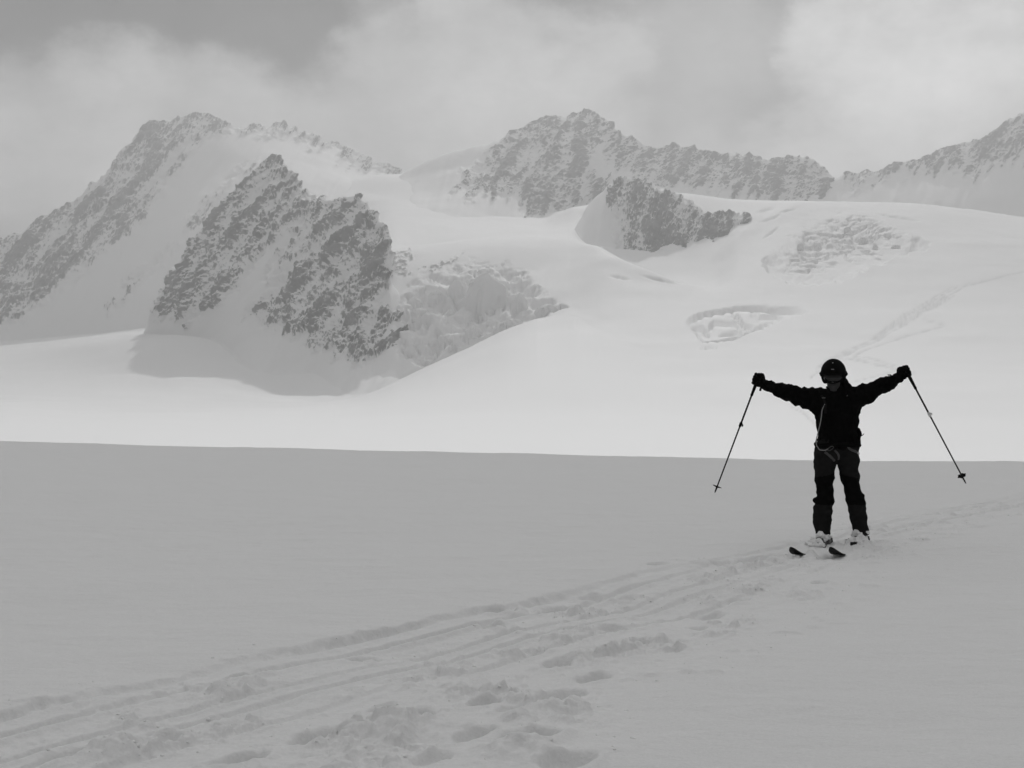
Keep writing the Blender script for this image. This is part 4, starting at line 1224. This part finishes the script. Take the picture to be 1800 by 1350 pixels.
        for q in (.05, .085, .12):
            xx = c0[0] + dv[0] * .02
            tube('buckle', [(xx - .062, dv[1] * .06, q), (xx - .02, dv[1] * .10 - .01, q + .004), (xx + .03, dv[1] * .085, q), (xx + .066, dv[1] * .03, q - .004)], .006, M_METAL, bo, 6)
        sn = SDF(tuple(np.array(K(ax, 962)) - (.22, .46, .03)), tuple(np.array(K(ax, 930)) + (.18, .18, .04)), .007)
        sn.ell((c0[0] - .02 + dv[0] * .03, -.055, .085), (.062, .06, .062), .02)
        sn.ell((c0[0] - .035 + dv[0] * .12, -.13, .03), (.072, .10, .055), .03)
        sn.ell((c0[0] + .015 + dv[0] * .03, -.05, .095), (.05, .05, .035), .02)
        if off: sn.ell((c0[0] + .01, -.07, .05), (.065, .06, .05), .03)
        sn.wrinkle(.035, .06, .06, .06, 5 + off, 4)
        sn.obj('snow_crust', M_SNOWCLOD, bo)
    return root


person = build_person()


# ------------------------------------------------------------------ skis
def build_ski(ax, label):
    root = empty('ski', (SK_X + K(ax, 955)[0], SK_Y, 0))
    tag(root, label, 'ski', 'pair of black skis under the skier')
    ang = math.atan2(-.81, -.48)
    root.rotation_euler = (0, 0, ang)                 # local +x runs to the tip
    st = np.concatenate([np.linspace(-.86, .62, 22), np.array([.66, .70, .74, .78, .82, .85, .87, .89, .905, .917, .926, .931, .934])])
    vs, fs = [], []
    for x in st:
        u = (x + .86) / 1.79
        w = .043 + .018 * max(0, (x - .1) / .55)**1.5 + .010 * max(0, (-x - .1) / .7)
        if x > .70: w = .061 * math.sqrt(max(.0, 1 - ((x - .70) / .235)**2))
        if x < -.80: w *= math.sqrt(max(.15, 1 - ((-.80 - x) / .07)**2))
        z = -.030 + (.0085 * max(0, (x - .60) / .1)**2) + .008 * max(0, (-x - .72) / .14)**2
        for y, dz in ((-w, 0), (-w * .92, .012), (w * .92, .012), (w, 0)): vs.append((x, y, z + dz))
    n = len(st)
    for i in range(n - 1):
        for j in range(4):
            a, b = i * 4 + j, i * 4 + (j + 1) % 4
            fs.append((a, b, b + 4, a + 4))
    fs += [(0, 1, 2, 3)[::-1], tuple(range(4 * n - 4, 4 * n))]
    poly_obj('ski_board', vs, fs, M_SKI, root, False)

    def boxy(name, x0, x1, w, z0, z1, mat, parent, top=.8):
        xm, d = (x0 + x1) / 2, (x1 - x0) / 2
        v = [(xm + sx * d * (top if k else 1), sy * w * (top if k else 1), (z1 if k else z0)) for k in (0, 1) for sx, sy in ((-1, -1), (1, -1), (1, 1), (-1, 1))]
        return poly_obj(name, v, [(3, 2, 1, 0), (4, 5, 6, 7), (0, 1, 5, 4), (1, 2, 6, 5), (2, 3, 7, 6), (3, 0, 4, 7)], mat, parent, False)
    bind = boxy('binding_plate', -.20, .24, .035, .0, .012, M_METAL, root, .95)
    boxy('toe_piece', .17, .25, .036, .012, .055, M_METAL, bind)
    boxy('heel_piece', -.21, -.12, .034, .012, .075, M_METAL, bind)
    return root


build_ski(1447, 'black ski under the boot on the left of the picture, tip poking from snow')
build_ski(1513, 'black ski under the boot on the right of the picture, tip poking from snow')


# ------------------------------------------------------------------ ski poles
def build_pole(top, tip, grip_end, lock, basket, label, pale, d0, d1, tilt):
    root = empty('ski_pole', (SK_X, SK_Y, 0))
    tag(root, label, 'ski pole', 'pair of ski poles held out to the sides')
    T, B = Vector(K(*top, d0)), Vector(K(*tip, d1))
    ax = (B - T).normalized(); Ln = (B - T).length
    fr = lambda p: T + ax * ((Vector(K(*p, d0)) - T).dot(ax))
    ge, lk, bk = fr(grip_end), fr(lock), fr(basket)
    gl = (ge - T).length
    tube('grip', [T + ax * (gl * u) for u in (0, .06, .12, .3, .5, .62, .9, .97, 1)], [.012, .021, .019, .0155, .017, .0165, .0135, .015, .011], M_GRIP, root, 12)
    tube('upper_shaft', [ge, lk], [.0092, .0092], M_METAL, root, 10)
    tube('lower_shaft', [lk, bk], [.0080, .0068], M_METAL, root, 10)
    lo = tube('clamp', [lk - ax * .026, lk - ax * .020, lk + ax * .016, lk + ax * .024], [.010, .0145, .0145, .010], M_CLIP if pale else M_GRIP, root, 10)
    side = ax.cross(Vector((0, 1, 0))).normalized()
    side = side if side.x > 0 else -side
    tube('clamp_lever', [lk + side * .012 - ax * .012, lk + side * .024 + ax * .002, lk + side * .022 + ax * .012], [.007, .007, .005], M_CLIP if pale else M_GRIP, lo, 6)
    tube('pole_tip', [bk - ax * .01, bk + ax * .02, B - ax * .018, B], [.0095, .0085, .0072, .0022], M_METAL, root, 10)
    # basket: hub and scalloped ring
    nrm = (ax + Vector((0, tilt, 0))).normalized()
    u = nrm.cross(Vector((0, 1, 0))).normalized(); w = nrm.cross(u)
    vs, fs = [], []
    m = 24
    for i in range(m):
        a = 2 * math.pi * i / m
        r = .040 + .006 * math.cos(6 * a)
        for rr, hh in ((.009, -.006), (r, -.002 - .004), (r, .003 - .004), (.009, .008)):
            vs.append(bk + u * rr * math.cos(a) + w * rr * math.sin(a) + nrm * hh)
    for i in range(m):
        if i % 4 == 3: pass
        for j in range(4):
            fs.append((i * 4 + j, ((i + 1) % m) * 4 + j, ((i + 1) % m) * 4 + (j + 1) % 4, i * 4 + (j + 1) % 4))
    poly_obj('basket', vs, fs, M_GRIP, root)
    return root


build_pole((1334, 658), (1255, 867), (1319, 697), (1298.5, 747), (1258.5, 856), 'ski pole with a dark clamp held in the glove on the picture left', False, -.055, -.055, .05)
build_pole((1587, 647), (1695, 851), (1606, 686), (1629, 731), (1688.5, 837), 'ski pole with a pale clamp held in the glove on the picture right', True, -.055, -.055, .35)


# ------------------------------------------------------------------ the cloud that shades the foreground
def build_cloud():
    import bmesh
    m, nt, p = new_mat('cloud_vapour')
    N, L = nt.nodes.new, nt.links.new
    d = N('ShaderNodeBsdfDiffuse'); d.inputs[0].default_value = grey(.9)
    t = N('ShaderNodeBsdfTranslucent'); t.inputs[0].default_value = grey(.9)
    mx = N('ShaderNodeMixShader'); mx.inputs[0].default_value = .35
    L(d.outputs[0], mx.inputs[1]); L(t.outputs[0], mx.inputs[2])
    L(mx.outputs[0], nt.nodes['Material Output'].inputs['Surface'])
    height = 1150.0
    ctr = np.array((5, -160, 0)) + np.array(SUN_DIR) * height / SUN_DIR.z
    nu, nv = 96, 48
    th, ph = np.meshgrid(np.linspace(0, 2 * math.pi, nu, endpoint=False), np.linspace(0, math.pi, nv), indexing='xy')
    dx, dy, dz = np.sin(ph) * np.cos(th), np.sin(ph) * np.sin(th), np.cos(ph)
    rr = 1 + .30 * fbm(dx * 2.2, dy * 2.2, dz * 2.2, 5) + .25 * (1 - np.abs(perlin(dx * 4, dy * 4, dz * 4)))
    P = np.stack([ctr[0] + 380 * rr * dx, ctr[1] + 270 * rr * dy, ctr[2] + np.where(dz < 0, 45, 120) * rr * dz], -1)
    i = np.arange(nu * nv).reshape(nv, nu); j = np.roll(i, -1, 1)
    f = np.stack([i[:-1], i[1:], j[1:], j[:-1]], -1).reshape(-1, 4)
    o = mesh_obj('cloud', P.reshape(-1, 3), f, m)
    tag(o, 'pale cumulus cloud above the picture, shading the near snow', kind='structure')


build_cloud()


# ------------------------------------------------------------------ haze
def build_haze():
    lo, hi = (-3600, -260, -75), (3600, 3300, 545)
    v = [(x, y, z) for z in (lo[2], hi[2]) for x, y in ((lo[0], lo[1]), (hi[0], lo[1]), (hi[0], hi[1]), (lo[0], hi[1]))]
    m = bpy.data.materials.new('haze_air'); m.use_nodes = True
    nt = m.node_tree; nt.nodes.clear()
    pv = nt.nodes.new('ShaderNodeVolumePrincipled')
    pv.inputs['Color'].default_value = grey(.95)
    pv.inputs['Density'].default_value = 3.6e-4
    pv.inputs['Anisotropy'].default_value = .4
    out = nt.nodes.new('ShaderNodeOutputMaterial'); nt.links.new(pv.outputs[0], out.inputs['Volume'])
    o = poly_obj('haze', v, [(3, 2, 1, 0), (4, 5, 6, 7), (0, 1, 5, 4), (1, 2, 6, 5), (2, 3, 7, 6), (3, 0, 4, 7)], m, None, False)
    tag(o, kind='stuff')


build_haze()
